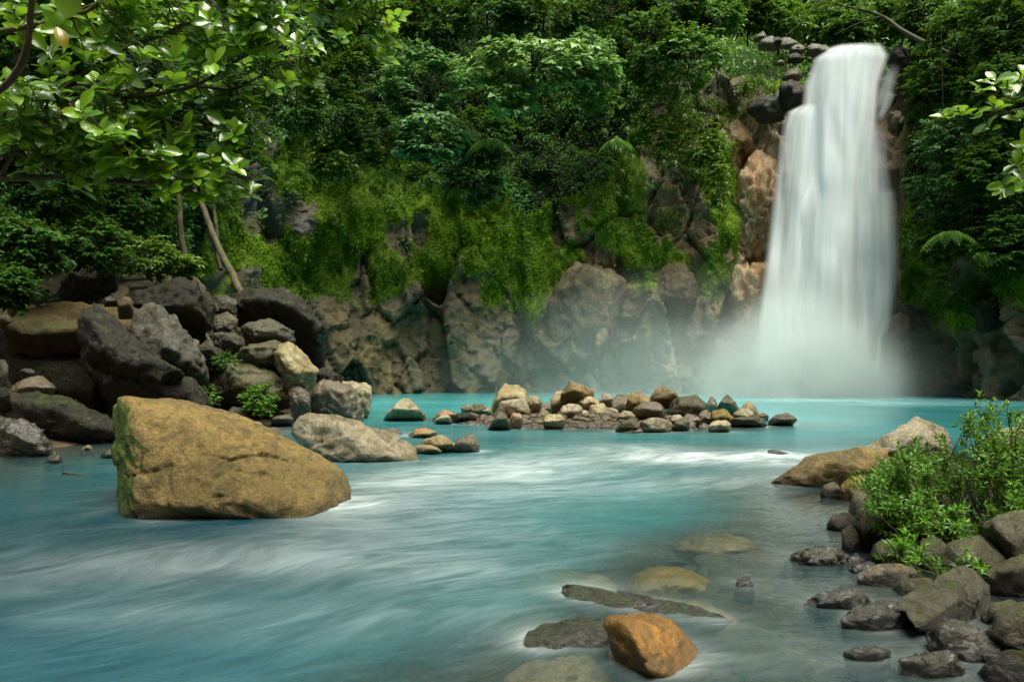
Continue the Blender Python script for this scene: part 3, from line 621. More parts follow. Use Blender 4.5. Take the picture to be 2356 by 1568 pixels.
# the boulder pile on the left bank
g = "boulders piled on the left bank"
orock("tilted angular grey boulder highest in the pile, under the bushes", 'grey', [(132, 672), (158, 630), (205, 609), (249, 614), (273, 638), (271, 664), (220, 690), (176, 696)], 27.5, 2.2, front=[(205, 640, -.8), (255, 640, -.3), (180, 690, -.8), (225, 690, -.7)], sub=5, p=24, group=g, cuts=3, chips=.65)
orock("huge dark boulder with a flat ochre top in the pile", 'ochre', [(18, 752, .2), (22, 735, 0), (130, 706, 0), (238, 686, .5), (305, 683, 1), (306, 722, .6), (250, 930, 1.8), (60, 900, 1.6), (30, 820, 1.4)], 23.2, 3.2,
      front=[(40, 755, -.9), (180, 735, -1.1), (285, 722, -.6), (120, 745, -1.1)], sub=5, p=26, amp=.19, group=g, cuts=3, chips=.65)
orock("sharp leaning boulder with a lit edge falling from its peak", 'dark', [(184, 722), (196, 706), (224, 706), (257, 770), (312, 820), (374, 832), (411, 858), (423, 903), (418, 930), (257, 930), (235, 890), (192, 790)], 21.8, 2.2,
      front=[(215, 735, -.5), (262, 815, -.9), (300, 860, -1.2), (400, 905, -1.0), (270, 915, -1.3), (350, 850, -.6)], sub=5, p=26, amp=.19, group=g, cuts=3, chips=.65)
orock("grey pyramid-shaped boulder leaning in the middle of the pile", 'grey', [(297, 770), (340, 714), (352, 700), (368, 697), (390, 716), (414, 760), (480, 844), (482, 880), (420, 890), (330, 850)], 23.6, 1.9, front=[(372, 715, -.3), (385, 790, -.9), (460, 850, -.7), (345, 830, -.9), (420, 870, -.9)], sub=5, p=26, amp=.19, group=g, cuts=3, chips=.65)
orock("large dark block with mossy sloping top at the back of the pile", 'dark', [(292, 684), (350, 662), (412, 635), (447, 646), (470, 700), (486, 742), (446, 786), (389, 760), (330, 730)], 25.8, 2.6, front=[(345, 676, -.9), (425, 660, -1.0), (450, 700, -.9), (430, 770, -.5), (360, 740, -.6)], sub=5, p=28, amp=.19, group=g, cuts=3, chips=.65)
orock("overhanging dark boulder with a grey lit crown against the cliff foot", 'dark', [(543, 694), (560, 676), (587, 662), (653, 661), (690, 686), (730, 738), (745, 752), (749, 838), (697, 840), (640, 775), (552, 745)], 29.5, 2.6,
      front=[(590, 690, -1.3), (660, 700, -1.4), (715, 745, -1.0), (700, 800, .3), (570, 730, -.4)], sub=5, p=24, amp=.19, group=g, cuts=3, chips=.65)
for ol, Y, m, l in (([(491, 682), (515, 676), (545, 690), (543, 722), (510, 730), (492, 720)], 28.5, 'grey', "grey upright block beside the overhanging dark boulder"),
                    ([(462, 668), (482, 676), (494, 700), (490, 740), (474, 735), (462, 700)], 27.2, 'dark', "narrow dark block wedged behind the grey upright block"),
                    ([(490, 730), (520, 716), (546, 735), (545, 765), (510, 765), (492, 755)], 27.5, 'mossy', "moss-stained round rock below the grey upright block"),
                    ([(553, 750), (575, 740), (620, 732), (660, 752), (676, 764), (664, 777), (620, 782), (572, 784)], 27.0, 'mossy', "mossy slab lying under the overhanging dark boulder"),
                    ([(484, 770), (510, 764), (543, 768), (559, 786), (530, 810), (495, 792)], 26.0, 'grey', "pale-topped grey rock in front of the mossy slab"),
                    ([(536, 806), (560, 794), (641, 784), (662, 790), (652, 830), (612, 845), (566, 828)], 25.8, 'mossy', "wide mossy rock with a dark hollow under it"),
                    ([(452, 806), (480, 794), (512, 806), (520, 832), (480, 834)], 25.0, 'dark', "small dark rock among leaves in the pile"),
                    ([(470, 850), (520, 828), (600, 858), (680, 866), (700, 900), (640, 930), (500, 930), (474, 890)], 25.6, 'mossy', "broad dark mossy rock low in the pile behind the round bush"),
                    ([(631, 790), (650, 787), (668, 791), (697, 812), (716, 834), (732, 850), (706, 888), (678, 896), (650, 872), (628, 840)], 25.2, 'pale', "smooth pale scooped rock at the river end of the pile"),
                    ([(664, 892), (690, 888), (712, 902), (716, 940), (690, 944), (668, 930)], 25.0, 'brown', "shiny brown rock below the smooth scooped rock"),
                    ([(704, 926), (737, 884), (784, 872), (818, 906), (838, 950), (826, 964), (715, 958)], 26.3, 'brown', "glistening brown pointed boulder at the water's edge"),
                    ([(776, 878), (850, 876), (856, 884), (844, 938), (830, 962), (800, 950), (782, 910)], 28.2, 'pale', "flat-topped pale rock with a dark undercut facing the pool"),
                    ([(724, 850), (748, 846), (790, 870), (780, 890), (740, 884)], 27.5, 'dark', "wet dark rock between the scooped rock and the pool")):
    w = (max(q[0] for q in ol) - min(q[0] for q in ol)) * Y / F
    orock(l, m, ol, Y, w * .7, sub=5, p=20, amp=.16, group=g, sink=.4, cuts=9)
orock("long dark wet ledge sloping to the water behind the tan boulder", 'dark', [(5, 925), (44, 901), (121, 921), (205, 961), (262, 979), (300, 990), (300, 1030), (183, 1030), (110, 1028), (37, 980)], 18.6, 1.6, front=[(90, 940, -.5), (200, 985, -.6), (120, 1020, -.7), (255, 1020, -.5)], sub=5, p=16, amp=.2, group=g)
orock("wet glossy lump of dark rock at the water's edge, lowest of the pile", 'wet', [(-14, 960), (29, 976), (55, 968), (92, 990), (116, 1024), (104, 1054), (37, 1062), (-14, 1064)], 15.9, 1.0, front=[(40, 1000, -.35), (90, 1030, -.4), (20, 1050, -.4)], sub=5, p=16, amp=.22, group=g)
for b, Y, m, s, l in (((103, 1040, 148, 1073), 14.7, 'wet', 'peak', "small dark wet rock in the water below the glossy lump"), ((186, 1022, 217, 1041), 17.2, 'pale', 'peak', "small whitish stone beside the dark wet ledge"),
                      ((226, 1030, 280, 1059), 15.6, 'wet', 'flat', "low wet stone touching the mossy side of the tan boulder"), ((28, 866, 120, 908), 20.2, 'brown', 'flat', "brown flat rock resting above the dark wet ledge"),
                      ((20, 696, 73, 725), 24.6, 'redpale', 'round', "reddish round rock at the end of the flat ochre top"), ((-14, 716, 27, 756), 22.6, 'mossy', 'round', "mossy rock beside the huge ochre-topped boulder"),
                      ((-20, 752, 18, 832), 21.5, 'dark', 'block', "dark upright rock below the mossy rock, by the ochre-topped boulder"), ((46, 845, 78, 866), 20.8, 'grey', 'round', "small light grey stone under the ochre-topped boulder"),
                      ((-16, 828, 18, 890), 19.6, 'grey', 'block', "grey rock below the dark upright rock"), ((-20, 886, 24, 926), 18.2, 'dark', 'round', "dark rock above the glossy lump"), ((238, 680, 270, 700), 22.5, 'grey', 'block', "light grey cap stone on the huge ochre-topped boulder"),
                      ((270, 682, 308, 726), 22.6, 'ochre', 'round', "round ochre rock between the flat top and the dark block"), ((521, 935, 570, 972), 24.5, 'grey', 'round', "glistening grey stone on the shore by the round bush"),
                      ((622, 953, 678, 976), 24.2, 'grey', 'flat', "flat grey stone on the shore below the shiny brown rock"), ((575, 968, 606, 985), 23.0, 'pale', 'round', "little pale stone on the shore at the water"), ((590, 984, 660, 1000), 22.0, 'brown', 'flat', "low brown stone in the shallows behind the tan boulder"),
                      ((420, 890, 480, 950), 22.5, 'dark', 'block', "dark block at the foot of the pile beside the tan boulder")):
    brock(l, m, *b, Y, s, group=g, sub=4)
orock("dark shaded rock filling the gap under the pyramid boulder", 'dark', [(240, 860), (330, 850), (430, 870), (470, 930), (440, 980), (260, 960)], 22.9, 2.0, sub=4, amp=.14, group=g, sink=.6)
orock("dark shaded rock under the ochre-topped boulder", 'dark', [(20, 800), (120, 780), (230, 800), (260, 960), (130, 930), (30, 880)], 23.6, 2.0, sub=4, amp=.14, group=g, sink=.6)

# the gravel bar in front of the pool
g = "stones heaped on the gravel bar"
bar = [((889, 919, 982, 960), 'pale', 'peak', "pale triangular rock alone in the water before the gravel bar"), ((997, 942, 1046, 962), 'redpale', 'flat', "rust-red flat stone at the tail of the gravel bar"),
       ((1002, 953, 1040, 969), 'pale', 'flat', "pale stone in front of the rust-red flat stone"), ((1036, 949, 1092, 967), 'dark', 'flat', "dark flat stone next to the rust-red one"),
       ((1080, 930, 1122, 952), 'mossy', 'round', "greenish stone before the tallest grey rock of the bar"), ((1130, 884, 1214, 944), 'grey', 'peak', "tallest grey pointed rock at the end of the gravel bar"),
       ((1142, 920, 1220, 958), 'pale', 'flat', "cream tilted stone leaning under the tallest grey rock"), ((1122, 946, 1180, 981), 'mossy', 'peak', "greenish pyramid stone at the water before the cream tilted stone"),
       ((1174, 951, 1204, 979), 'redpale', 'round', "rusty stone beside the greenish pyramid stone"), ((1213, 912, 1245, 938), 'grey', 'round', "small grey stone just beside the tallest grey rock"),
       ((1266, 904, 1318, 953), 'brown', 'round', "brown slanting stone under the tan cap stone"), ((1292, 885, 1364, 923), 'tan', 'round', "tan cap stone on top of the middle heap"),
       ((1290, 931, 1336, 963), 'brown', 'block', "squarish brown stone at the foot of the middle heap"), ((1328, 914, 1376, 940), 'pale', 'round', "pale rounded stone just below the tan cap stone"),
       ((1250, 953, 1301, 979), 'pale', 'round', "pale dome-shaped stone at the water in front of the middle heap"), ((1357, 930, 1398, 961), 'brown', 'block', "brown cube-like stone on the sand"),
       ((1374, 906, 1411, 926), 'grey', 'flat', "small flat grey stone at the back between two heaps"), ((1402, 910, 1452, 949), 'brown', 'block', "dark brown stone with a shaded face in the middle of the bar"),
       ((1443, 902, 1497, 938), 'brown', 'round', "brown stone behind the big round one, with a mossy neighbour"), ((1494, 889, 1562, 927), 'tan', 'peak', "tan pointed rock standing highest on the waterfall side of the bar"),
       ((1458, 928, 1534, 966), 'grey', 'round', "big round grey stone in the middle of the bar"), ((1423, 947, 1462, 969), 'pale', 'round', "white stone before the big round grey one"),
       ((1470, 961, 1542, 993), 'pale', 'block', "bright cream slab-like stone at the front water's edge"), ((1427, 981, 1489, 1008), 'pale', 'round', "cream stone standing in the water in front of the bar"),
       ((1420, 964, 1474, 986), 'mossy', 'flat', "low green-brown stone behind the cream stone in the water"), ((1544, 912, 1628, 960), 'mossy', 'round', "big tan stone with a thick moss patch on its front"),
       ((1649, 911, 1697, 946), 'mossy', 'peak', "dark mossy pointed stone toward the waterfall end of the bar"), ((1697, 926, 1746, 960), 'brown', 'peak', "brown leaning stone at the waterfall end of the bar"),
       ((1636, 942, 1688, 974), 'tan', 'block', "tan split stone below the dark mossy pointed one"), ((1686, 942, 1736, 970), 'pale', 'round', "pale stone under the brown leaning one"),
       ((1634, 966, 1679, 987), 'pale', 'round', "small white stone at the water below the tan split stone"), ((1568, 953, 1611, 975), 'grey', 'round', "grey pebble-shaped stone below the mossy tan stone"),
       ((1540, 953, 1575, 972), 'grey', 'round', "small light stone just beside the cream slab"), ((1545, 966, 1588, 984), 'mossy', 'flat', "greenish low stone at the water below the grey pebble"),
       ((1605, 946, 1641, 974), 'brown', 'round', "brown stone wedged beside the tan split stone"), ((1684, 957, 1760, 976), 'mossy', 'flat', "long low greenish stone at the waterfall end of the bar"),
       ((1770, 951, 1828, 972), 'mossy', 'flat', "dark flat rock alone in the water off the end of the bar"), ((1740, 951, 1766, 962), 'grey', 'flat', "tiny grey stone between the bar and the lone flat rock"),
       ((1240, 926, 1272, 944), 'brown', 'flat', "small brown stone in the dip between the two heaps"), ((1334, 944, 1360, 960), 'brown', 'round', "small brown stone on the sand beside the cube-like stone"),
       ((1626, 914, 1654, 948), 'grey', 'round', "grey stone filling the gap beside the big mossy tan stone"), ((1512, 922, 1552, 944), 'brown', 'flat', "flat brown stone below the tan pointed rock"), ((1218, 938, 1262, 958), 'grey', 'flat', "flat grey stone on the sand before the dip"),
       ((1060, 932, 1086, 946), 'grey', 'round', "little round stone behind the greenish stone"), ((1100, 938, 1140, 952), 'pale', 'flat', "flat pale stone against the tallest grey rock"), ((1390, 940, 1424, 956), 'grey', 'flat', "flat grey stone at the foot of the dark brown one"),
       ((1560, 940, 1600, 956), 'brown', 'flat', "brown stone under the thick moss patch")]
for b, m, s, l in bar:
    cx_, cy2, hw, hh = (b[0] + b[2]) / 2, (b[1] + b[3]) / 2, (b[2] - b[0]) * .55, (b[3] - b[1]) * .58; b = (cx_ - hw, cy2 - hh, cx_ + hw, cy2 + hh); m = {'brown': 'tan' if hash3(np.array([int(cx_)]), np.array([2]), np.array([1]), 1)[0] > .8 else ('pale' if hash3(np.array([int(cx_)]), np.array([3]), np.array([1]), 1)[0] > .5 else 'brown'), 'grey': 'pale' if hash3(np.array([int(cx_)]), np.array([1]), np.array([1]), 1)[0] > .5 else 'brown'}.get(m, m)
    Y = float(np.clip(Yw(b[3] - 2, 0.12), 22.0, 29.5)); up = b[3] < 945
    brock(l, m, *b, min(Y, 27.6) if up else Y, s, group=g, sub=4, amp=.17, cuts=9)
rg = np.random.default_rng(77); vs = []          # pebbles on the bar and the shores
d3, f3 = ico(1); parts = []
for k in range(2100):
    if k < 1400: x, y = rg.uniform(-2.6, 9.6), rg.uniform(22.8, 29.5)
    elif k < 1750: x, y = rg.uniform(-11, -6), rg.uniform(14, 29)
    else: x, y = rg.uniform(2.6, 7), rg.uniform(4.2, 12)
    z = float(bed_height(np.array([x]), np.array([y]))[0])
    if z < -0.12: continue
    s = rg.uniform(.025, .09) * (1.0 if k < 1750 else .5) * (1 + (rg.random() < .1)) * (1 + 1.6 * (k < 420))
    v = d3 * s * np.array([rg.uniform(.7, 1.4), rg.uniform(.7, 1.4), rg.uniform(.4, .8)]); parts.append((v + [x, y, z + s * .2], f3))
v, f = join(parts); tag(add("pebbles", v, f, M['brown'], base=np.zeros(3)), "small pebbles lying between the rocks", kind="stuff")

parts = []                                        # cobbles on the bed of the shallows
for k in range(170):
    x, y = rg.uniform(-.3, 4.2), rg.uniform(4.0, 11.5); z = float(bed_height(np.array([x]), np.array([y]))[0])
    if z < -.5 or z > -.02: continue
    s = rg.uniform(.08, .26); parts.append((ico(2)[0] * (1 + .12 * fbm(ico(2)[0] * 1.5 + k, 2, k))[:, None] * s * np.array([rg.uniform(.8, 1.5), rg.uniform(.8, 1.4), .45]) + [x, y, z], ico(2)[1]))
v, f = join(parts); tag(add("pebbles", v, f, M['brown'], base=np.zeros(3)), "cobbles on the bed under the shallow water", kind="stuff")

# stones in the rapids and the shallows
g = "stones in the shallow foreground water"
brock("dark stone under the white rapids near the waterfall side", 'wet', 1740, 1034, 1828, 1056, 16.0, 'flat', group="stones in the rapids", sub=4)
rock("bright orange angular stone standing in the shallow water", 'orange', np.array([W(*q) for q in ((1388, 1434, 4.72), (1394, 1418, 4.74), (1425, 1424, 4.78), (1449, 1414, 4.85), (1466, 1409, 4.95), (1504, 1412, 4.97), (1548, 1429, 4.98), (1574, 1459, 4.97), (1581, 1474, 4.92),
    (1447, 1430, 4.52), (1467, 1477, 4.42), (1498, 1545, 4.38), (1402, 1470, 4.74), (1420, 1535, 4.72), (1645, 1548, 4.8), (1600, 1570, 4.6), (1500, 1600, 4.7), (1460, 1500, 5.3), (1560, 1500, 5.3))]), sub=5, p=26, amp=.08, seed=21, group=g, chips=.5, cuts=0)
rock("dark mossy rock ridge breaking the surface diagonally behind the orange stone", 'ridge', np.array([W(*q) for q in ((1300, 1342, 6.2), (1320, 1343, 6.25), (1420, 1364, 5.98), (1474, 1370, 5.9), (1550, 1380, 5.8), (1622, 1401, 5.65), (1690, 1428, 5.45),
    (1296, 1380, 6.0), (1420, 1400, 5.75), (1550, 1432, 5.55), (1640, 1440, 5.4), (1480, 1500, 5.5), (1400, 1480, 6.3), (1600, 1480, 6.0))]), sub=5, p=20, amp=.13, seed=31, group=g, chips=.8, cuts=0)
rock("dark wet stone edge beside the orange stone", 'ridge', np.array([W(*q) for q in ((1214, 1452, 5.15), (1262, 1433, 5.25), (1321, 1420, 5.3), (1358, 1416, 5.3), (1394, 1426, 5.2), (1400, 1462, 5.0), (1300, 1470, 4.95), (1215, 1480, 4.95), (1200, 1580, 4.75), (1400, 1600, 4.75), (1300, 1520, 5.4))]), sub=5, p=20, amp=.13, seed=41, group=g, chips=.8, cuts=0)
def sunk(label, px, py, rx, ryy, Y, top, mat='sunk', seed=1):
    c = W(px, py, Y); c[2] = top
    an = np.linspace(0, 2 * np.pi, 9)[:-1]; rgg = np.random.default_rng(seed)
    pts = [c + np.array([np.cos(a) * rx * rgg.uniform(.8, 1.1), np.sin(a) * ryy * rgg.uniform(.8, 1.1), -.14]) for a in an] + [c + np.array([np.cos(a) * rx * .5, np.sin(a) * ryy * .5, rgg.uniform(-.02, .01)]) for a in an] + [c + np.array([0, 0, -.5])]
    return rock(label, mat, np.array(pts), sub=4, p=12, amp=.22, seed=seed, cuts=4, group="stones under the surface of the shallows")
sunk("pale stone just under the water, farther from the bank of its pair", 1295, 1302, .52, .4, 7.0, -.05, seed=51)
sunk("pale domed stone awash with a thin sheet of water", 1535, 1300, .5, .4, 7.0, -.05, seed=52)
sunk("sandy stone under the water right behind the dark mossy ridge", 1570, 1380, .6, .4, 6.0, -.07, seed=53)
sunk("brown sunken stone below the dark wet edge", 1300, 1505, .42, .3, 4.8, -.05, seed=54)
sunk("olive sunken boulder cut by the lower edge of the picture", 915, 1545, .45, .32, 4.4, -.04, 'brown', seed=55)
sunk("tawny sunken stone at the lower edge beside the brown one", 1235, 1560, .24, .16, 4.4, -.03, seed=56)
sunk("faint pale stone deep under the blue water", 1640, 1210, .6, .4, 8.6, -.1, seed=57)

# the right bank
g = "rocks along the right bank"
RB = [("long brown boulder sloping into the rapids", 'tan', [(1770, 1117), (1804, 1086), (1854, 1053), (1916, 1038), (1978, 1029), (2036, 1040), (2048, 1060), (2030, 1110), (1990, 1120), (1916, 1118), (1899, 1126), (1813, 1128)], 11.9, 1.2, [(1900, 1066, -.3), (1990, 1080, -.35), (1850, 1105, -.35), (1960, 1112, -.4)], 5, 16, .13),
      ("pale ridged boulder behind the long brown boulder", 'pale', [(2000, 1038), (2040, 1011), (2108, 978), (2164, 992), (2172, 1008), (2180, 1050), (2100, 1060), (2020, 1060)], 13.4, 1.3, [(2098, 1012, -.3), (2060, 1040, -.4), (2150, 1030, -.3)], 5, 22, .1),
      ("small mossy stone at the foot of the long brown boulder", 'mossy', [(1890, 1136), (1896, 1120), (1915, 1113), (1928, 1124), (1926, 1141), (1900, 1143)], 10.7, .3, None, 4, 12, .14),
      ("brown block leaning on the long brown boulder", 'tan', [(1938, 1140), (1950, 1108), (1985, 1100), (2005, 1115), (2002, 1148), (1960, 1152)], 10.5, .4, None, 4, 18, .14),
      ("ochre rounded rock with a mossy flank under the shrub", 'mossy', [(1955, 1182), (1966, 1155), (1999, 1136), (2024, 1150), (2022, 1190), (1980, 1214), (1960, 1205)], 9.0, .55, None, 4, 14, .12),
      ("dark blocky rock with a mossy shoulder below the ochre rock", 'mossy', [(1970, 1216), (1978, 1186), (1994, 1175), (2040, 1184), (2102, 1218), (2108, 1240), (2065, 1262), (2007, 1284), (1982, 1270)], 8.0, .8, [(2000, 1195, -.15), (2060, 1215, -.25), (1992, 1230, -.25), (2010, 1270, 0), (2060, 1250, 0)], 5, 26, .09),
      ("white-grey stone in the water off the dark blocky rock", 'grey', [(1907, 1212), (1920, 1194), (1946, 1186), (1964, 1200), (1962, 1224), (1930, 1230)], 8.6, .3, None, 4, 12, .12),
      ("tall wet stone against the dark blocky rock", 'grey', [(1940, 1262), (1942, 1232), (1962, 1216), (1978, 1228), (1982, 1272), (1955, 1278)], 7.8, .3, None, 4, 12, .12),
      ("low glittering wet rock in the river off the bank", 'wet', [(1818, 1290), (1846, 1271), (1899, 1262), (1932, 1279), (1942, 1296), (1880, 1300)], 7.15, .4, None, 5, 12, .22),
      ("rounded olive rock behind the small leafy plant", 'mossy', [(2008, 1292), (2020, 1262), (2050, 1250), (2088, 1268), (2092, 1304), (2050, 1318), (2015, 1310)], 7.2, .5, None, 4, 14, .12),
      ("grey upright rock behind the little plant", 'shore', [(2120, 1300), (2124, 1262), (2150, 1250), (2172, 1262), (2174, 1318), (2130, 1322)], 7.0, .4, None, 4, 18, .12),
      ("brown flat-topped rock at the water, in front of the plant", 'brown', [(1984, 1334), (2023, 1306), (2050, 1304), (2081, 1308), (2108, 1328), (2092, 1352), (2040, 1362), (1999, 1350)], 6.35, .45, [(2050, 1318, -.12), (2030, 1352, -.16), (2080, 1345, -.14)], 5, 20, .12),
      ("small glistening stone beside the tall wet stone", 'wet', [(1944, 1294), (1952, 1282), (1972, 1278), (1988, 1290), (1986, 1302), (1955, 1304)], 7.2, .2, None, 3, 12, .2),
      ("glistening flat stone above the brown flat-topped rock", 'wet', [(1955, 1312), (1975, 1298), (2000, 1296), (2018, 1308), (2010, 1320), (1970, 1322)], 6.8, .25, None, 4, 12, .2),
      ("speckled grey rock beyond the large angular one", 'shore', [(2262, 1340), (2313, 1300), (2356, 1284), (2410, 1296), (2420, 1356), (2340, 1370), (2288, 1362)], 6.0, .6, [(2340, 1315, -.15), (2300, 1352, -.2), (2390, 1352, -.2)], 5, 22, .1),
      ("dark stone tucked under the speckled grey rock", 'shore', [(2270, 1418), (2288, 1395), (2329, 1386), (2350, 1404), (2340, 1426), (2288, 1432)], 5.4, .3, None, 4, 14, .12),
      ("rounded rock with a bright moss streak at the picture's edge", 'mossy', [(2282, 1475), (2300, 1430), (2346, 1402), (2410, 1396), (2430, 1520), (2370, 1540), (2313, 1508)], 4.95, .5, None, 5, 16, .1),
      ("round dark mossy boulder under the shrub at the picture's edge", 'mossy', [(2272, 1222), (2296, 1200), (2356, 1192), (2420, 1204), (2430, 1290), (2340, 1300), (2300, 1270)], 6.9, .8, None, 5, 14, .12),
      ("wet rounded rock with dark hollows at the water", 'wet', [(1948, 1436), (1974, 1404), (2019, 1401), (2081, 1423), (2092, 1449), (2069, 1464), (1999, 1470), (1960, 1460)], 5.3, .45, [(2010, 1425, -.12), (1980, 1458, -.15), (2060, 1455, -.12)], 5, 14, .16),
      ("flat shiny wet rock lying out in the river", 'wet', [(1860, 1394), (1899, 1367), (1974, 1363), (2000, 1396), (1957, 1409), (1899, 1410)], 5.75, .4, [(1950, 1378, -.1), (1920, 1406, -.15)], 5, 18, .16),
      ("brown wet rock under the large angular one", 'wet', [(2150, 1470), (2184, 1432), (2226, 1444), (2267, 1474), (2284, 1508), (2246, 1528), (2176, 1512)], 4.85, .4, None, 5, 16, .16),
      ("silvery wet rock low in the water at the bottom", 'wet', [(2078, 1518), (2123, 1511), (2189, 1510), (2215, 1540), (2189, 1562), (2123, 1548)], 4.45, .3, [(2180, 1522, -.06), (2150, 1545, -.12)], 5, 16, .16),
      ("thin dark stone edge in the water by the silvery rock", 'wet', [(1946, 1504), (1975, 1492), (2010, 1490), (2040, 1500), (2030, 1514), (1970, 1514)], 4.75, .2, None, 4, 14, .16),
      ("little wet stone behind the wet rounded rock", 'wet', [(2002, 1398), (2020, 1386), (2055, 1386), (2076, 1400), (2060, 1412), (2015, 1410)], 5.7, .2, None, 4, 12, .2),
      ("grey stone half hidden behind the large angular rock", 'shore', [(2060, 1360), (2080, 1340), (2130, 1332), (2170, 1340), (2150, 1380), (2080, 1380)], 6.2, .4, None, 4, 16, .12),
      ("grey rock in the shade under the middle of the shrub", 'shore', [(2090, 1210), (2110, 1180), (2160, 1170), (2200, 1200), (2190, 1250), (2110, 1250)], 8.2, .6, None, 4, 18, .12),
      ("shaded rock under the shrub's stems", 'shore', [(2170, 1300), (2190, 1260), (2250, 1250), (2290, 1280), (2290, 1350), (2190, 1350)], 6.8, .6, None, 4, 18, .12),
      ("dark rock in the corner under the mossy-streaked one", 'dark', [(2270, 1540), (2300, 1510), (2380, 1520), (2420, 1600), (2280, 1600)], 4.5, .4, None, 4, 18, .12),
      ("small stone at the water beside the silvery rock", 'wet', [(2240, 1500), (2262, 1478), (2300, 1490), (2310, 1530), (2260, 1540)], 4.75, .25, None, 4, 14, .14),
      ("pale boulder showing beyond the shrub by the pool", 'pale', [(2290, 1010), (2320, 992), (2380, 984), (2440, 1000), (2440, 1040), (2310, 1040)], 13.5, 1.2, None, 4, 18, .1),
      ("tiny dark stone poking out of the shallows", 'wet', [(1692, 1346), (1702, 1333), (1722, 1330), (1734, 1340), (1730, 1350)], 6.35, .12, None, 3, 12, .2)]
for l, m, ol, Y, dp, fr, sb, pw, am in RB:
    Y = min(Y, Yw(max(q[1] for q in ol), -0.04) + 0.3 * dp); dp *= 1.15; cx_ = np.mean([q[0] for q in ol]); yb = max(q[1] for q in ol)
    k_ = 1.0 if len(ol) > 11 else 1.16; ol = [(cx_ + (q[0] - cx_) * k_, yb + (q[1] - yb) * k_) for q in ol]; fr = fr and [(cx_ + (q[0] - cx_) * k_, yb + (q[1] - yb) * k_, q[2]) for q in fr]
    orock(l, m, ol, Y, dp, front=fr, sub=sb, p=pw, amp=am * 1.2, group=g, sink=0.25, cuts=0 if fr else 9, under=.15 if Y > 10 else .5)

rock("large angular rock with a light face and a dark shaded side", 'shore', np.array([W(*q) for q in ((2070, 1378, 5.35), (2209, 1297, 5.75), (2201, 1340, 5.45), (2207, 1374, 5.28), (2108, 1448, 5.0), (2079, 1410, 5.15), (2243, 1307, 5.8), (2279, 1346, 5.85), (2279, 1392, 5.8), (2238, 1396, 5.42),
    (2263, 1480, 5.65), (2218, 1480, 5.55), (2150, 1470, 5.45), (2130, 1360, 6.0), (2240, 1330, 6.2), (2200, 1420, 6.1))]), sub=6, p=30, amp=.07, seed=67, group=g, chips=.5, cuts=0)
# rocks that stand out of the cliff face (parts of the cliff)
def crock(mat, ol, Y, dp, front=None, sub=4, p=16, amp=.16): orock(None, mat, ol, Y + 0.7, dp, front=front, sub=sub, p=p, amp=amp * 1.25, chips=.7, cuts=14, parent=cliff, sink=.3)
def wallY(px): return float(np.interp(px, ppx[(by > 8)], by[(by > 8)]))
crock('cream', [(1266, 650), (1310, 590), (1392, 600), (1444, 672), (1412, 705), (1400, 770), (1330, 850), (1262, 820)], 58.4, 3.5, [(1325, 630, -1.0), (1395, 648, -1.6), (1385, 730, -1.7), (1300, 735, -1.2), (1290, 800, -.3), (1360, 780, -.5)], 5, 26, .13)
crock('ochre', [(1502, 640), (1530, 606), (1570, 602), (1604, 640), (1612, 690), (1600, 730), (1560, 728), (1508, 690)], 56.6, 3.0, None, 5, 14, .13)
crock('stained', [(1702, 375), (1740, 345), (1795, 342), (1800, 450), (1785, 570), (1730, 590), (1700, 560)], 56.0, 3.0, [(1745, 370, -.9), (1770, 480, -.8), (1735, 560, -1.0)], 5, 20, .24)
crock('stained', [(1686, 612), (1730, 600), (1775, 612), (1770, 660), (1760, 780), (1715, 795), (1690, 770)], 55.5, 3.0, [(1725, 625, -1.2), (1710, 660, -.4), (1720, 720, -1.1), (1740, 770, -.9)], 5, 20, .24)
crock('dark', [(1720, 240), (1760, 225), (1800, 232), (1795, 265), (1740, 280)], 56.6, 3.0)
crock('dark', [(1790, 200), (1830, 180), (1852, 200), (1850, 245), (1800, 250)], 55.4, 2.4)
crock('dark', [(2012, 200), (2035, 175), (2060, 190), (2056, 230), (2030, 260), (2008, 240)], 54.6, 2.0)
crock('cream', [(2046, 262), (2066, 250), (2076, 280), (2060, 310), (2044, 296)], 54.2, 1.8)
crock('dark', [(2040, 130), (2060, 105), (2085, 115), (2085, 160), (2050, 165)], 55.0, 2.0)
crock('cream', [(2036, 745), (2062, 715), (2090, 730), (2095, 790), (2075, 820), (2045, 800)], 53.2, 2.2, None, 4, 12, .14)
crock('dark', [(2230, 700), (2270, 670), (2330, 680), (2350, 740), (2300, 790), (2240, 770)], 47.5, 2.5)
crock('grey', [(555, 390), (590, 372), (606, 400), (596, 432), (562, 432)], 48.0, 2.0)
rg = np.random.default_rng(4)
for k in range(24):                                        # the stones along the lip and the slope beside it
    px = rg.uniform(1665, 1905) if k < 14 else rg.uniform(1790, 1870); top = np.interp(px, [1660, 1750, 1905], [90, 74, 106]); py = top + (rg.uniform(6, 22) if k < 14 else rg.uniform(22, 190) * np.clip((px - 1650) / 130, .2, 1))
    w = rg.uniform(9, 24); brock(None, ['mossy', 'dark', 'mossy', 'dark', 'mossy'][rg.integers(5)], px - w, py - w * .5, px + w, py + w * .6, 58.3 + max(0, (150 - py)) * .012, ['round', 'flat', 'block'][rg.integers(3)], seed=400 + k, parent=cliff, sub=3)

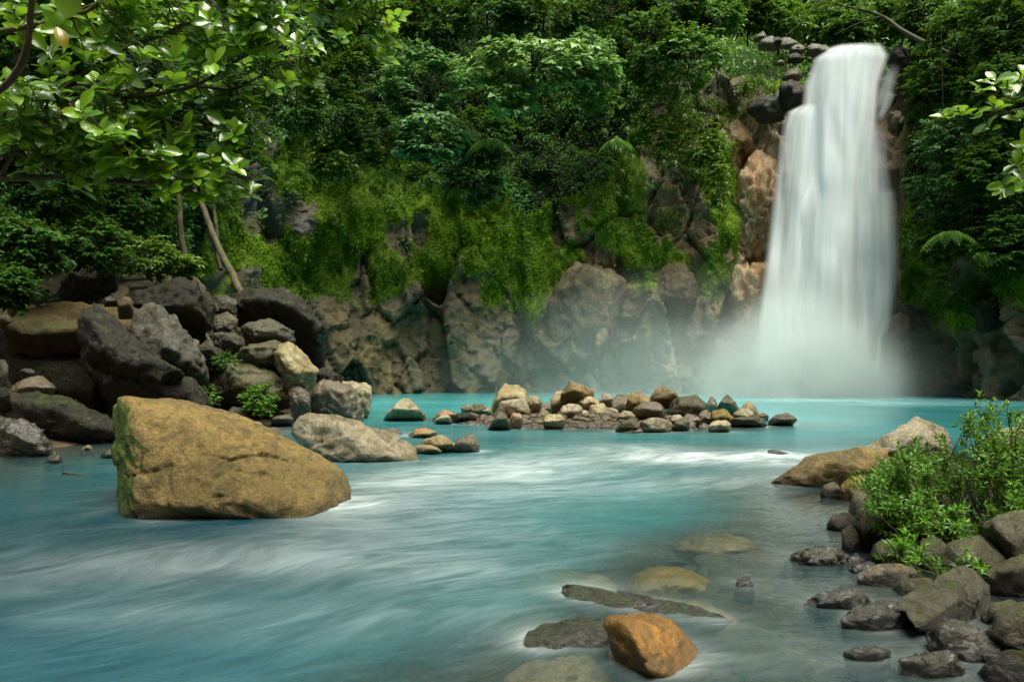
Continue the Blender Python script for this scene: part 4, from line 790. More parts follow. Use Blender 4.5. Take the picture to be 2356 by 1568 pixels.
# foam that gathers where the river meets the stones
from mathutils.kdtree import KDTree
foot = []
for o in ROCKS:
    if o.parent is not None or o.location.y > 26: continue
    co = np.empty(len(o.data.vertices) * 3, np.float32); o.data.vertices.foreach_get("co", co); co = co.reshape(-1, 3) + np.array(o.location)
    q = co[np.abs(co[:, 2]) < 0.05]
    if len(q) and co[:, 2].max() > 0.02: foot.append(q[:: max(1, len(q) // 160)])
foot = np.concatenate(foot); kd = KDTree(len(foot))
for k, q in enumerate(foot): kd.insert((q[0], q[1], 0), k)
kd.balance()
me = river.data; nv = len(me.vertices); fo = np.empty(nv, np.float32); me.attributes["foam"].data.foreach_get("value", fo)
co = np.empty(nv * 3, np.float32); me.vertices.foreach_get("co", co); co = co.reshape(-1, 3)
dist = np.full(nv, 9.0)
for k in np.nonzero(co[:, 1] < 27)[0]: dist[k] = kd.find((co[k, 0], co[k, 1], 0))[2]
sc_ = 0.05 + 0.010 * co[:, 1]
fo = np.clip(fo + (0.34 * np.exp(-dist / sc_) + 0.10 * np.exp(-dist / (sc_ * 4))) * (0.55 + 0.8 * fbm(co * 1.3, 3, 13)) * sstep(-9.5, -7, co[:, 0]), 0, 1)
me.attributes["foam"].data.foreach_set("value", fo.astype(np.float32))

# ------------------------------------------------------------------ vegetation
def leaf_cards(pos, d, n, L, Wd, tint, fold=0.18, curl=0.12):
    """one folded, slightly curling leaf of four triangles for each row"""
    d = nrmz(d); s = nrmz(np.cross(n, d)); n = np.cross(d, s); L = L[:, None]; Wd = Wd[:, None] * 0.5
    base = pos; mid = pos + d * L * 0.5 + n * L * curl * 0.6; tip = pos + d * L - n * L * curl
    l = pos + d * L * 0.42 + s * Wd + n * Wd * fold * 2; r = pos + d * L * 0.42 - s * Wd + n * Wd * fold * 2
    N = len(pos); v = np.stack([base, l, tip, r, mid], 1).reshape(-1, 3); o = np.arange(N)[:, None] * 5
    f = np.concatenate([o + [0, 4, 1], o + [1, 4, 2], o + [4, 3, 2], o + [0, 3, 4]])
    return v, f, np.repeat(tint, 5)
def kite_cards(pos, d, n, L, Wd, tint, bend=0.15):
    d = nrmz(d); s = nrmz(np.cross(n, d)); n = np.cross(d, s); L = L[:, None]; Wd = Wd[:, None] * 0.5
    v = np.stack([pos, pos + d * L * .45 + s * Wd + n * L * bend * .5, pos + d * L - n * L * bend, pos + d * L * .45 - s * Wd + n * L * bend * .5], 1).reshape(-1, 3)
    o = np.arange(len(pos))[:, None] * 4
    return v, np.concatenate([o + [0, 1, 2], o + [0, 2, 3]]), np.repeat(tint, 4)
def rnd_dir(rg, n): return nrmz(rg.normal(size=(n, 3)))
UP = np.array([0, 0, 1.0])
rg = np.random.default_rng(2024)
# area of each cliff vertex
GA = np.cross(np.gradient(Gd, axis=1), np.gradient(Gd, axis=0)).reshape(-1, 3); area = np.linalg.norm(GA, axis=1)
seen = (qx > -160) & (qx < 2520) & (qy > -170) & (qy < 930) & (Pb[:, 1] > 9)
def scatter(mask, n, rg):
    w = mask * area * seen * (30.0 / np.maximum(Pb[:, 1], 15)) ** 0.7; w = w / w.sum()
    i = rg.choice(len(w), n, p=w); return i, cliff_P[i] + (rg.random((n, 3)) - .5) * 0.3
# ground cover and climbers over the cliff
bare = 1 - slope_rock * 0.93
i, p0 = scatter(leaf * bare, 190000, rg); N0 = cliff_out[i]
bulge = np.clip(0.55 + 1.5 * fbm(p0 * 0.33, 3, 301) + 0.5 * fbm(p0 * 1.0, 2, 302), 0.0, 2.6)
pp = p0 + N0 * (bulge + rg.uniform(-.45, .12, len(i)))[:, None] + UP * (bulge * 0.25)[:, None]
Yd = pp[:, 1]; L = rg.uniform(.6, 1.35, len(i)) * (0.10 + 0.0042 * Yd)
spc = fbm(p0 * 0.28, 2, 303); L *= np.where(spc > .25, 1.35, np.where(spc < -.2, .72, 1.0))
dd = nrmz(N0 * 0.7 + rnd_dir(rg, len(i)) * 0.8 - UP * 0.35); nr = nrmz(UP * 0.9 + N0 * 0.45 + rnd_dir(rg, len(i)) * 0.55)
tint = np.clip(0.38 + 0.45 * fbm(p0 * 0.22, 3, 304) + 0.28 * rg.normal(size=len(i)), 0, .9)
sel = rg.random(len(i))
kind = np.where(spc + 0.25 * rg.normal(size=len(i)) > 0.12, 0, np.where(spc + .2 * rg.normal(size=len(i)) < -.25, 1, 2))
for k, (nm, mt, lb) in enumerate((("undergrowth", 'leaf_blue', "broad-leaved climbers and herbs covering the cliff"), ("undergrowth", 'leaf_mid', "small-leaved creepers covering the cliff"), ("undergrowth", 'leaf_dark', "dark green ground cover hanging over the cliff"))):
    q = kind == k
    v, f, tn = kite_cards(pp[q], dd[q], nr[q], L[q], L[q] * rg.uniform(.4, .62, q.sum()), tint[q])
    tag(add(nm, v, f, M[mt], base=np.zeros(3), smooth=False, attrs={"tint": tn}), lb, kind="stuff")
# moss cushions on the bare stone
i, p0 = scatter(np.clip(moss - .35, 0, 1) * (1 - .8 * leaf), 85000, rg); N0 = cliff_N[i]
d0 = nrmz(N0 * .5 - UP * .9 + rnd_dir(rg, len(i)) * .5); n0 = nrmz(N0 + UP * .3 + rnd_dir(rg, len(i)) * .35); L = rg.uniform(.09, .22, len(i))
v, f, tn = kite_cards(p0 + N0 * rg.uniform(-.06, .16, len(i))[:, None], d0, n0, L, L * .75, np.clip(.45 + .55 * fbm(p0 * .35, 3, 311) + .2 * rg.normal(size=len(i)), 0, 1))
tag(add("moss", v, f, M['leaf_moss'], base=np.zeros(3), smooth=False, attrs={"tint": tn}), "bright moss draped over the cliff", kind="stuff")
# plants rooted in cracks of the bare stone near the waterfall
i, p0 = scatter(np.clip(hang, 0, 1) + 0.25 * slope_rock * sstep(.1, .4, mossn) + .12 * mz * (1 - leaf) * sstep(.2, .5, fbm(Pb * .6, 2, 9)), 15000, rg); N0 = cliff_out[i]
d0 = nrmz(N0 * .6 - UP * .5 + rnd_dir(rg, len(i)) * .8); n0 = nrmz(UP * .8 + N0 * .5 + rnd_dir(rg, len(i)) * .5); L = rg.uniform(.16, .38, len(i))
v, f, tn = kite_cards(p0 + N0 * rg.uniform(0, .6, len(i))[:, None], d0, n0, L, L * .5, np.clip(.4 + .3 * rg.normal(size=len(i)), 0, .9))
tag(add("undergrowth", v, f, M['leaf_lime'], base=np.zeros(3), smooth=False, attrs={"tint": tn}), "fresh green herbs rooted in cracks beside the waterfall", kind="stuff")
parts = []
for k in range(46):                                   # tufts of long hanging blades
    c = W(rg.uniform(1400, 1690), rg.uniform(215, 430), 57.0); c[1] = wallY(c[0] * F / 57 + CX) + .16 * c[2] - rg.uniform(.5, 1.6)
    m = rg.integers(8, 16)
    for j in range(m):
        a = rg.uniform(-1.2, 1.2); h = rg.uniform(.5, 1.1); s = np.array([math.sin(a), -math.cos(a), 0])
        t_ = np.linspace(0, 1, 5)[:, None]; path = c + s * t_ * h * .6 + UP * (t_ * .35 * h - t_ ** 2 * 1.1 * h)
        side = np.array([math.cos(a), math.sin(a), 0]) * .035; wv = np.array([.6, 1, 1, .7, .05])[:, None]
        vv = np.concatenate([path - side * wv, path + side * wv]); ff = np.array([[q, q + 5, q + 6, q + 1] for q in range(4)]); parts.append((vv, ff))
v, f = join(parts); tag(add("grass", v, f, M['leaf_lime'], base=np.zeros(3), smooth=False, attrs={"tint": rg.uniform(.2, .8, len(v))}), "long grass blades hanging in tufts from the cliff", kind="stuff")

def bush_cards(c, R, out, nspray, per, L, seed, flat=0.5, droop=0.25, gap=0.25):
    r_ = np.random.default_rng(seed); c = np.asarray(c, float)
    d = rnd_dir(r_, nspray * 3); o3 = np.array([out[0], out[1], 0.0])
    d = d[(d @ o3 > -0.55)]
    keep = fbm(d * 1.7 + seed, 3, seed) > -gap; d = d[keep][:nspray]; n = len(d)
    rad = r_.uniform(.45, 1.0, n) ** .6 * (1 + .28 * fbm(d * 2.2 + seed * 1.3, 3, seed + 4))
    s = c + d * np.asarray(R) * rad[:, None]
    tw = d * np.array([1, 1, flat]) + o3 * .25 + r_.normal(size=(n, 3)) * .25 - UP * droop * .5; tw = nrmz(tw)
    hz = nrmz(np.cross(tw, UP) + 1e-6)
    a = np.linspace(-1, 1, per)[None, :] * 1.35 + r_.normal(size=(n, per)) * .25
    back = r_.uniform(-.9, .35, (n, per)) * L * 1.6
    P_ = s[:, None, :] + tw[:, None, :] * back[..., None]
    D_ = tw[:, None, :] * np.cos(a)[..., None] + hz[:, None, :] * np.sin(a)[..., None] - UP * (droop * r_.uniform(.3, 1.6, (n, per)))[..., None]
    N_ = UP * 1.0 + o3 * .2 + tw[:, None, :] * .25 + r_.normal(size=(n, per, 3)) * .28
    LL = L * r_.uniform(.65, 1.25, (n, per))
    return P_.reshape(-1, 3), D_.reshape(-1, 3), nrmz(N_.reshape(-1, 3)), LL.ravel(), s
def plant(name, label, cat, px, py, rx, rz, Y, L, nspray, per, mat, group=None, flat=.5, droop=.25, ratio=.55, depth=.75, gap=.25, trunk=True, seed=None, anchor=None, fancy=False, tshift=0.0):
    seed = int(px * 7 + py * 3) % 9973 if seed is None else seed
    c = W(px, py, Y); k = Y / F; R = (rx * k, max(rx, rz) * k * depth, rz * k); out = (0.0, -1.0)
    if px > 2090: out = (-.8, -.6)
    if px < 400: out = (.8, -.6)
    p_, d_, n_, l_, s_ = bush_cards(c, R, out, nspray, per, L, seed, flat, droop, gap)
    r_ = np.random.default_rng(seed + 1)
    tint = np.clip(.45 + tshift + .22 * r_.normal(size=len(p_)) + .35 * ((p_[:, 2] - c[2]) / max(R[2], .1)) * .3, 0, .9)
    v, f, tn = (leaf_cards if fancy else kite_cards)(p_, d_, n_, l_, l_ * ratio * r_.uniform(.85, 1.15, len(l_)), tint)
    root = c - np.array([out[0], out[1], 0]) * R[1] * 1.15 - UP * R[2] * .7 if anchor is None else W(*anchor)
    e = empty(name, root); tag(e, label, cat, group)
    add("crown", v, f, M[mat], e, root, smooth=False, attrs={"tint": tn})
    if trunk:
        tb = []; mid = c - UP * R[2] * .25
        tb.append(tube(smooth_path([root, root * .5 + mid * .5 + UP * R[2] * -.12, mid], 8), np.linspace(.045, .022, 8) * max(R[0], .4), 6))
        for q in r_.choice(len(s_), min(6, len(s_)), replace=False):
            m2 = mid * .5 + s_[q] * .5 + UP * .1 * R[2]
            tb.append(tube(smooth_path([mid, m2, s_[q]], 6), np.linspace(.018, .005, 6) * max(R[0], .4), 4))
        tv_, tf_ = join(tb); add("trunk", tv_, tf_, M['bark'], e, root)
    return e
G1, G2, G3 = "shrubs growing on the cliff", "trees growing out of the cliff", "shrubs on the wall beside the waterfall"
plant("tree", "layered tree with tiers of grey-green leaves in the middle of the cliff", "tree", 965, 195, 100, 90, 51.5, .55, 230, 9, 'leaf_tier', G2, .12, .15, .6, .6, .1, tshift=.2)
plant("shrub", "lower tiers of grey-green foliage under the layered tree", "shrub", 985, 320, 92, 58, 51.0, .55, 190, 9, 'leaf_tier', G2, .12, .2, .62, .6, .1, tshift=.2)
plant("tree", "bright large-leaved tree spreading over hanging vines", "tree", 1225, 155, 175, 62, 49.5, .8, 190, 8, 'leaf_pale', G2, .08, .2, .5, .5, .25, tshift=.1, fancy=True)
plant("shrub", "pale large leaves drooping on the lowest branch of the bright tree", "shrub", 1190, 215, 70, 50, 49.2, .8, 60, 8, 'leaf_pale', G2, .2, .35, .5, .5, .05, fancy=True)
plant("shrub", "curtain of fine bright leaves trailing beside the bright tree", "shrub", 1370, 165, 60, 90, 50.5, .28, 480, 9, 'leaf_bright', G1, .5, .7, .55, .5, .1)
CL = [(1590, 120, 90, 55, 54.5, .38, 'leaf_bright', "light green bushy shrub above the rocky slope"), (1480, 90, 90, 70, 55, .42, 'leaf_mid', "rounded shrub between the bright tree and the rocky slope"),
      (1640, 40, 80, 45, 58, .4, 'leaf_bright', "pale shrub at the top edge over the lip stones"), (1540, 10, 90, 50, 58, .4, 'leaf_mid', "bush at the top edge, above the light green bushy shrub"),
      (1400, 20, 100, 50, 57, .42, 'leaf_mid', "bush at the top edge above the fine-leaved curtain"), (1250, 35, 110, 55, 56, .5, 'leaf_mid', "dark broad bush at the top edge over the bright tree"),
      (1120, 30, 100, 60, 56, .48, 'leaf_blue', "blue-green bush at the top edge left of the bright tree"), (1000, 40, 100, 70, 57, .45, 'leaf_dark', "dark bush at the top edge above the layered tree"),
      (880, 60, 90, 80, 56, .45, 'leaf_dark', "deep green bush behind the hanging near branch"), (820, 170, 90, 80, 54, .42, 'leaf_dark', "dark leafy mass between the near branches and the layered tree"),
      (760, 250, 80, 80, 52, .4, 'leaf_mid', "leafy shrub above the mossy cliff shoulder"), (680, 230, 80, 80, 47, .36, 'leaf_mid', "shrub hanging behind the tip of the near branches"),
      (850, 310, 70, 70, 54, .42, 'leaf_mid', "shrub left of the lower grey-green tiers"), (770, 370, 60, 45, 53, .4, 'leaf_lime', "fresh light shrub on top of the moss drapes"),
      (1110, 310, 80, 70, 55, .45, 'leaf_dark', "shaded shrub between the layered tree and the bright tree"), (1090, 410, 80, 60, 56, .42, 'leaf_blue', "shaded ferny shrub under the layered tree"),


 (1440, 200, 70, 70, 56, .4, 'leaf_mid', "shrub hanging right of the fine-leaved curtain"),
      (1560, 190, 70, 30, 56.2, .32, 'leaf_bright', "low flat-topped shrub with bare stems over the rocky slope"), (1620, 330, 45, 60, 56.2, .34, 'leaf_lime', "fresh plant hanging on the bare stone left of the waterfall"),
      (1520, 300, 55, 40, 56.6, .34, 'leaf_lime', "light herb clump over the reddish bare stone"), (1650, 420, 28, 60, 55.8, .32, 'leaf_lime', "narrow green plant trailing beside the orange-streaked stone"),
      (560, 160, 90, 90, 42, .34, 'leaf_dark', "dark foliage behind the middle of the near branches"), (620, 80, 90, 70, 45, .36, 'leaf_mid', "green bush at the top behind the near branches"), (740, 60, 80, 60, 50, .4, 'leaf_dark', "dark bush at the top beside the hanging near branch")]
for px, py, rx, rz, Y, L, m, l in CL:
    plant("shrub", l, "shrub", px, py, rx, rz, Y, L, int(150 + rx * 1.1), 9, m, G1, .35, .3, .55, .6, .2)
CR = [(2200, 330, 90, 80, 48, .34, 'leaf_blue', "bushy blue-green shrub right of the waterfall, mid height"), (2170, 430, 75, 70, 48.5, .34, 'leaf_blue', "dense fine shrub below the blue-green one"),
      (2280, 400, 90, 80, 45.5, .36, 'leaf_dark', "dark shrub behind the hanging leaves at the picture's edge"), (2160, 560, 60, 50, 49, .32, 'leaf_mid', "green shrub with palm-like leaves above the moss"),
      (2200, 660, 70, 60, 48, .26, 'leaf_mid', "pointed drape of greenery low on the wall beside the waterfall"), (2310, 560, 80, 80, 45, .34, 'leaf_dark', "shaded shrub low on the wall at the picture's edge"),
      (2140, 210, 60, 90, 51, .36, 'leaf_dark', "dark viny shrub beside the top of the waterfall"), (2200, 90, 80, 80, 51, .4, 'leaf_dark', "dark bush at the top beside the gap over the waterfall"),
      (2300, 60, 90, 90, 47, .4, 'leaf_dark', "very dark bush in the upper corner"), (2300, 210, 90, 90, 46, .38, 'leaf_dark', "dark leafy mass above the blue-green shrub"), (2120, 40, 50, 60, 55, .4, 'leaf_mid', "bush overhanging the gap over the waterfall")]
for px, py, rx, rz, Y, L, m, l in CR:
    plant("shrub", l, "shrub", px, py, rx, rz, Y, L, int(170 + rx * 1.3), 9, m, G3, .4, .35, .5, .6, .2)
LS = [(70, 560, 90, 70, 23, .22, 'leaf_mid', "leafy shrub on the bank above the ochre-topped boulder"), (210, 560, 90, 60, 25.5, .22, 'leaf_mid', "leafy shrub behind the highest grey boulder"), (330, 590, 90, 50, 27.5, .2, 'leaf_lime', "fresh green shrub spilling over the dark block"),
      (120, 440, 120, 80, 25, .24, 'leaf_dark', "dark bush on the bank under the near branches"), (300, 470, 90, 80, 29, .24, 'leaf_dark', "dark bush behind the leaning trunks"), (20, 660, 60, 50, 21, .2, 'leaf_dark', "shaded low plant beside the reddish round rock"),
      (420, 610, 50, 30, 29, .2, 'leaf_lime', "yellow-green plant at the foot of the leaning trunks"), (30, 330, 110, 90, 24, .26, 'leaf_dark', "dark bush at the picture's edge under the near branches"), (230, 340, 120, 90, 30, .28, 'leaf_dark', "dark foliage in the shade behind the near branches"),
      (420, 300, 90, 90, 36, .3, 'leaf_dark', "dark foliage over the leaning trunks"), (100, 180, 160, 140, 26, .3, 'leaf_dark', "deep shaded foliage behind the upper near branches"), (360, 130, 160, 140, 34, .32, 'leaf_dark', "deep green foliage behind the near branches' middle")]
for px, py, rx, rz, Y, L, m, l in LS:
    plant("shrub", l, "shrub", px, py, rx, rz, Y, L, int(170 + rx * 1.5), 9, m, "shrubs on the left bank", .4, .3, .55, .7, .2)
plant("bush", "small round green bush on the shore by the brown rocks", "bush", 597, 918, 42, 38, 24.2, .11, 260, 9, 'leaf_shrub', "bushes among the left rocks", .7, .15, .42, .8, .4, anchor=(597, 958, 24.2))
plant("bush", "small wispy plant on the dark mossy rock beside the round bush", "bush", 478, 910, 28, 26, 24.0, .10, 90, 8, 'leaf_shrub', "bushes among the left rocks", .7, .15, .42, .8, .2, anchor=(478, 945, 24.2))
plant("bush", "tiny leafy plant growing on the undercut pale rock", "bush", 822, 915, 14, 18, 27.0, .09, 50, 8, 'leaf_shrub', "bushes among the left rocks", .7, .2, .45, .6, .2, anchor=(822, 930, 27.6))
plant("bush", "bit of greenery between rocks in the middle of the pile", "bush", 518, 830, 30, 24, 24.6, .11, 90, 8, 'leaf_mid', "bushes among the left rocks", .6, .2, .45, .8, .2, anchor=(518, 850, 25))

# trees seen over the lip of the waterfall
for px, py, rx, rz, Y, m, l in ((1790, 40, 70, 55, 68, 'leaf_bright', "yellow-green tree over the stones of the lip"), (1880, 55, 80, 45, 74, 'leaf_bright', "light green tree straight above the waterfall"), (1950, 75, 60, 35, 70, 'leaf_blue', "pale tree just over the lip of the waterfall"),
                                (2030, 60, 60, 45, 72, 'leaf_bright', "light tree right above the waterfall's far side"), (1720, 20, 60, 55, 66, 'leaf_mid', "green tree over the rocky slope"), (1850, -5, 90, 45, 80, 'leaf_mid', "green treetop at the top edge above the waterfall"),
                                (2075, 20, 55, 60, 64, 'leaf_mid', "darker tree beside the bright gap of sky"), (1935, 20, 40, 35, 84, 'leaf_bright', "distant light treetop under the gap of sky"), (1640, -10, 80, 60, 64, 'leaf_mid', "tree at the top edge beyond the rocky slope")):
    plant("tree", l, "tree", px, py, rx, rz, Y, .5, int(230 + rx * 2), 9, m, "trees above the waterfall", .45, .2, .5, .8, .35, anchor=(px, py + rz * 1.6, Y + 1))
wi = rg.integers(0, len(hp), 26000); pq = hp[wi] + (rg.random((26000, 3)) - .5) * 2.2 - np.array([0, 1.2, 0]) * rg.random((26000, 1)) + 1.6 * np.abs(fbm(hp[wi] * .35, 3, 66))[:, None] * np.array([0, -1, .6])
L = rg.uniform(.35, .75, len(pq)); v, f, tn = kite_cards(pq, nrmz(rnd_dir(rg, len(pq)) + [0, -.6, -.4]), nrmz(UP + rnd_dir(rg, len(pq)) * .6 + [0, -.4, 0]), L, L * .5, np.clip(rg.normal(.45, .25, len(pq)), 0, .9))
tag(add("forest", v, f, M['leaf_bright'], base=np.array([32, 66, 27]), smooth=False, attrs={"tint": tn}), "far woodland on the slope above the waterfall", kind="stuff")

# unseen tall trees, added with crowns above the picture to shade the banks
for x_, y_, z_, r_x, l in ((-19, 24, 19.5, 6.5, "unseen tall tree added to shade the boulder pile"), (-22, 12, 15, 7, "unseen tall tree added for shade behind the near tree"), (-24, 36, 27, 7, "unseen tall tree added for shade above the leaning trunks"), (22, 7, 14, 6.0, "unseen tall tree added for shade behind the narrow-leaved shrub"), (26, 26, 24, 7, "unseen tall tree added for shade on the bank facing the boulder pile")):
    c = np.array([x_, y_, z_], float); out = (1, 0) if x_ < 0 else (-1, 0); p_, d_, n_, l_, s_ = bush_cards(c, (r_x, r_x, r_x * .5), out, 900, 8, .5, int(z_ * 7), .4, .2, .5)
    v, f, tn = kite_cards(p_, d_, n_, l_, l_ * .55, np.clip(np.random.default_rng(3).normal(.45, .2, len(p_)), 0, .9)); root = np.array([x_ - out[0] * 3, y_, -.5]); e = empty("tree", root); tag(e, l, "tree", "unseen shade trees on the banks")
    add("crown", v, f, M['leaf_mid'], e, root, smooth=False, attrs={"tint": tn}); tv_, tf_ = tube(smooth_path([root, root + [0, 0, z_ * .5], c], 10), np.linspace(.4, .15, 10), 8); add("trunk", tv_, tf_, M['bark'], e, root)

# overhanging branch across the gap
e = empty("tree", W(2200, 130, 53)); tag(e, "dark bare limb arching over the top of the waterfall", "tree", "trees above the waterfall")
tb = [tube(smooth_path([W(*q) for q in ((2240, 150, 52), (2140, 105, 53), (2075, 70, 54), (2030, 38, 55), (1960, 18, 56), (1880, 0, 57))], 20), np.linspace(.22, .06, 20), 6),
      tube(smooth_path([W(*q) for q in ((2030, 38, 55), (1980, 52, 55.5), (1920, 80, 56))], 10), np.linspace(.09, .03, 10), 5), tube(smooth_path([W(*q) for q in ((1880, 0, 57), (1850, 45, 57), (1800, 90, 57.5))], 10), np.linspace(.07, .03, 10), 5)]
add("trunk", *tb[0], M['twig'], e, np.array(e.location))
for q in tb[1:]: add("branch", *q, M['twig'], e, np.array(e.location))
p_, d_, n_, l_, s_ = bush_cards(W(1975, 14, 56), (5.0, 1.5, 1.3), (0, -1), 120, 8, .36, 77, .2, .2, .0)
v, f, tn = kite_cards(p_, d_, n_, l_, l_ * .5, np.clip(rg.normal(.4, .25, len(p_)), 0, .9)); add("crown", v, f, M['leaf_mid'], e, np.array(e.location), smooth=False, attrs={"tint": tn})

# hanging vines
def vine(label, px, py0, py1, Y, L=.2, mat='leaf_mid', stem=False, group="vines hanging down the cliff", dens=7.0, w=.02):
    r_ = np.random.default_rng(int(px * 5 + py0)); a, b = W(px, py0, Y), W(px + r_.uniform(-8, 8), py1, Y - .1); n = int(np.linalg.norm(b - a) * dens)
    path = smooth_path([a, a * .5 + b * .5 + r_.normal(size=3) * .15, b], 14); e = empty("vine", a); tag(e, label, "vine", group)
    tv_, tf_ = tube(path, np.linspace(w, w * .5, 14), 4); add("stem", tv_, tf_, M['twig'], e, a)
    if not stem:
        t_ = r_.random(n); q = path[(t_ * 13).astype(int)] + r_.normal(size=(n, 3)) * [.12, .12, .2]
        v, f, tn = kite_cards(q, nrmz(r_.normal(size=(n, 3)) * .6 + [0, -.3, -.6]), nrmz(r_.normal(size=(n, 3)) * .4 + [0, -.7, .6]), r_.uniform(.7, 1.2, n) * L, r_.uniform(.5, .7, n) * L, r_.uniform(.2, .9, n)); add("foliage", v, f, M[mat], e, a, smooth=False, attrs={"tint": tn})
for px, a, b, l, bare_ in ((1290, 190, 330, "leafy vine hanging from the middle of the bright tree", 0), (1265, 10, 130, "leafy vine hanging in front of the dark broad bush", 0), (1155, 290, 390, "short leafy vine with a bare brown stem below the pale leaves", 0), (1210, 210, 350, "brown root-like vine hanging below the bright tree", 1),
                           (1340, 180, 300, "leafy vine beside the fine-leaved curtain", 0), (1395, 170, 290, "leafy vine at the outer edge of the fine-leaved curtain", 0), (975, 380, 570, "thin brown vine hanging down over the moss", 1), (1240, 180, 290, "leafy vine close beside the brown root-like vine", 0),
                           (2165, 60, 330, "pale thin vine hanging down the dark wall beside the waterfall", 1), (2140, 20, 190, "leafy vine hanging beside the top of the waterfall", 0), (1560, 220, 300, "thin bare vine hanging off the rocky slope", 1)):
    vine(l, px, a, b, (50.8 if 1100 < px < 1420 else 52.5 if px < 1100 else 47.5 if px > 2100 else 55.5), stem=bool(bare_))

# ferns with long arching fronds
def fern(label, px, py, Y, R, n, mat, seed):
    r_ = np.random.default_rng(seed); c = W(px, py, Y); e = empty("fern", c); tag(e, label, "fern", "ferns on the cliff")
    for k in range(n):
        a = -math.pi / 2 + r_.uniform(-1.7, 1.7); L = R * r_.uniform(.75, 1.15); up = r_.uniform(.25, .75); t_ = np.linspace(0, 1, 15)
        h = np.array([math.cos(a), math.sin(a), 0]); path = c + h * (t_ * L * .85)[:, None] + UP * (L * (up * t_ - (.55 + up) * t_ ** 2))[:, None]
        tg_ = nrmz(np.gradient(path, axis=0)); sd_ = nrmz(np.cross(tg_, UP)); nn_ = np.cross(sd_, tg_)
        P_ = np.repeat(path[1:], 2, 0); sg = np.tile([1, -1], 14)[:, None]; D_ = np.repeat(sd_[1:], 2, 0) * sg + np.repeat(tg_[1:], 2, 0) * .5 - UP * .15
        LL = np.repeat(L * .30 * np.sin(np.pi * (.12 + .86 * t_[1:])) ** .8, 2); v, f, tn = kite_cards(P_, D_, np.repeat(nn_[1:], 2, 0), LL, LL * .26, np.full(28, r_.uniform(.3, .85)))
        tv_, tf_ = tube(path, np.linspace(.03, .012, 15), 4); f = np.concatenate([f, tf_[:, :3] + len(v), tf_[:, [0, 2, 3]] + len(v)]); v = np.concatenate([v, tv_]); tn = np.concatenate([tn, np.full(len(tv_), .3)])
        add("frond", v, f, M[mat], e, c, smooth=False, attrs={"tint": tn})
for l, px, py, Y, R, n, m, sd2 in (("fern with pale arching fronds in the dark gap under the bright tree", 1130, 330, 52.5, 2.2, 9, 'leaf_bright', 1), ("fern hanging in the shade under the lower grey-green tiers", 1060, 440, 55.0, 1.8, 8, 'leaf_mid', 2), ("palm-like fern on the wall beside the waterfall above the moss", 2185, 540, 46.5, 2.0, 9, 'leaf_bright', 3),
                                   ("fern low on the wall beside the waterfall, next to the palm-like one", 2250, 590, 45.0, 1.7, 8, 'leaf_mid', 4), ("fern on the cliff edge above the bare reddish stone", 1420, 330, 55.5, 1.8, 9, 'leaf_bright', 5), ("fern on top of the moss drapes beside the fresh light shrub", 690, 400, 50.0, 1.7, 9, 'leaf_mid', 6), ("large fern above the leaning trunks' shade", 880, 400, 53.5, 2.0, 9, 'leaf_mid', 7)):
    fern(l, px, py, Y, R, n, m, sd2)

# leaning trunks on the left bank
for pts, r0, l in (([(400, 390, 33), (410, 450, 33), (416, 520, 33), (428, 600, 33)], .16, "upright pale trunk hung with moss at the cliff foot"), ([(430, 400, 34), (462, 470, 33.5), (500, 560, 32.5), (545, 650, 31), (585, 730, 30)], .18, "pale trunk leaning down to the boulders"),
                   ([(452, 400, 34.5), (490, 470, 34), (500, 560, 33.5), (508, 620, 33)], .11, "mossy thin trunk beside the leaning one")):
    p_ = smooth_path([W(*q) for q in pts], 24); p_ = p_ + .06 * np.stack([fbm(p_ * 1.2, 2, 3), fbm(p_ * 1.2, 2, 4), 0 * p_[:, 0]], 1)
    v, f = tube(p_, np.linspace(r0 * .7, r0, 24), 10); e = empty("tree", p_[-1]); tag(e, l, "tree", "trunks on the left bank"); add("trunk", v, f, M['pale_bark' if 'pale' in l else 'bark'], e, p_[-1])

# ------------------------------------------------------------------ near tree on the left and near branch on the right
def leaf_template(k, width, tint, curl, cup):
    u = np.linspace(0, 1, 9); wv = width * .5 * np.sin(np.pi * np.clip(u, 0, 1) ** 1.25) ** .8; wv[0] = .012; wv[-1] = .0
    ys = np.array([-1, -.55, 0, .55, 1]); V = []
    for a, w in zip(u, wv):
        for s in ys: V.append((a * (1 - .15 * curl), s * w, cup * abs(s) * w * 1.1 - curl * (a - .25) ** 2 * .8 + .015 * math.sin(a * 21) * abs(s)))
    me = new_mesh("leaf", np.array(V), grid_faces(9, 5), M['leaf_near'], True, {"tint": np.full(len(V), tint) + (np.abs(np.tile(ys, 9)) < .1) * -.0}); return me
rgt = np.random.default_rng(8)
TPL = [leaf_template(k, rgt.uniform(.46, .62), float(tt), rgt.uniform(.05, .5), rgt.uniform(.15, .45)) for k, tt in enumerate((.1, .2, .3, .4, .5, .55, .6, .7, .8, .85, .3, .45, .65, .99))]
TPV = [np.array([v.co[:] for v in m.vertices]) for m in TPL]; TPF = grid_faces(9, 5)
def leaf_matrix(p, d, n, L):
    d = Vector(d).normalized(); n = Vector(n); s = n.cross(d).normalized(); n = d.cross(s)
    return Matrix(((d.x * L, s.x * L, n.x * L, p[0]), (d.y * L, s.y * L, n.y * L, p[1]), (d.z * L, s.z * L, n.z * L, p[2]), (0, 0, 0, 1)))
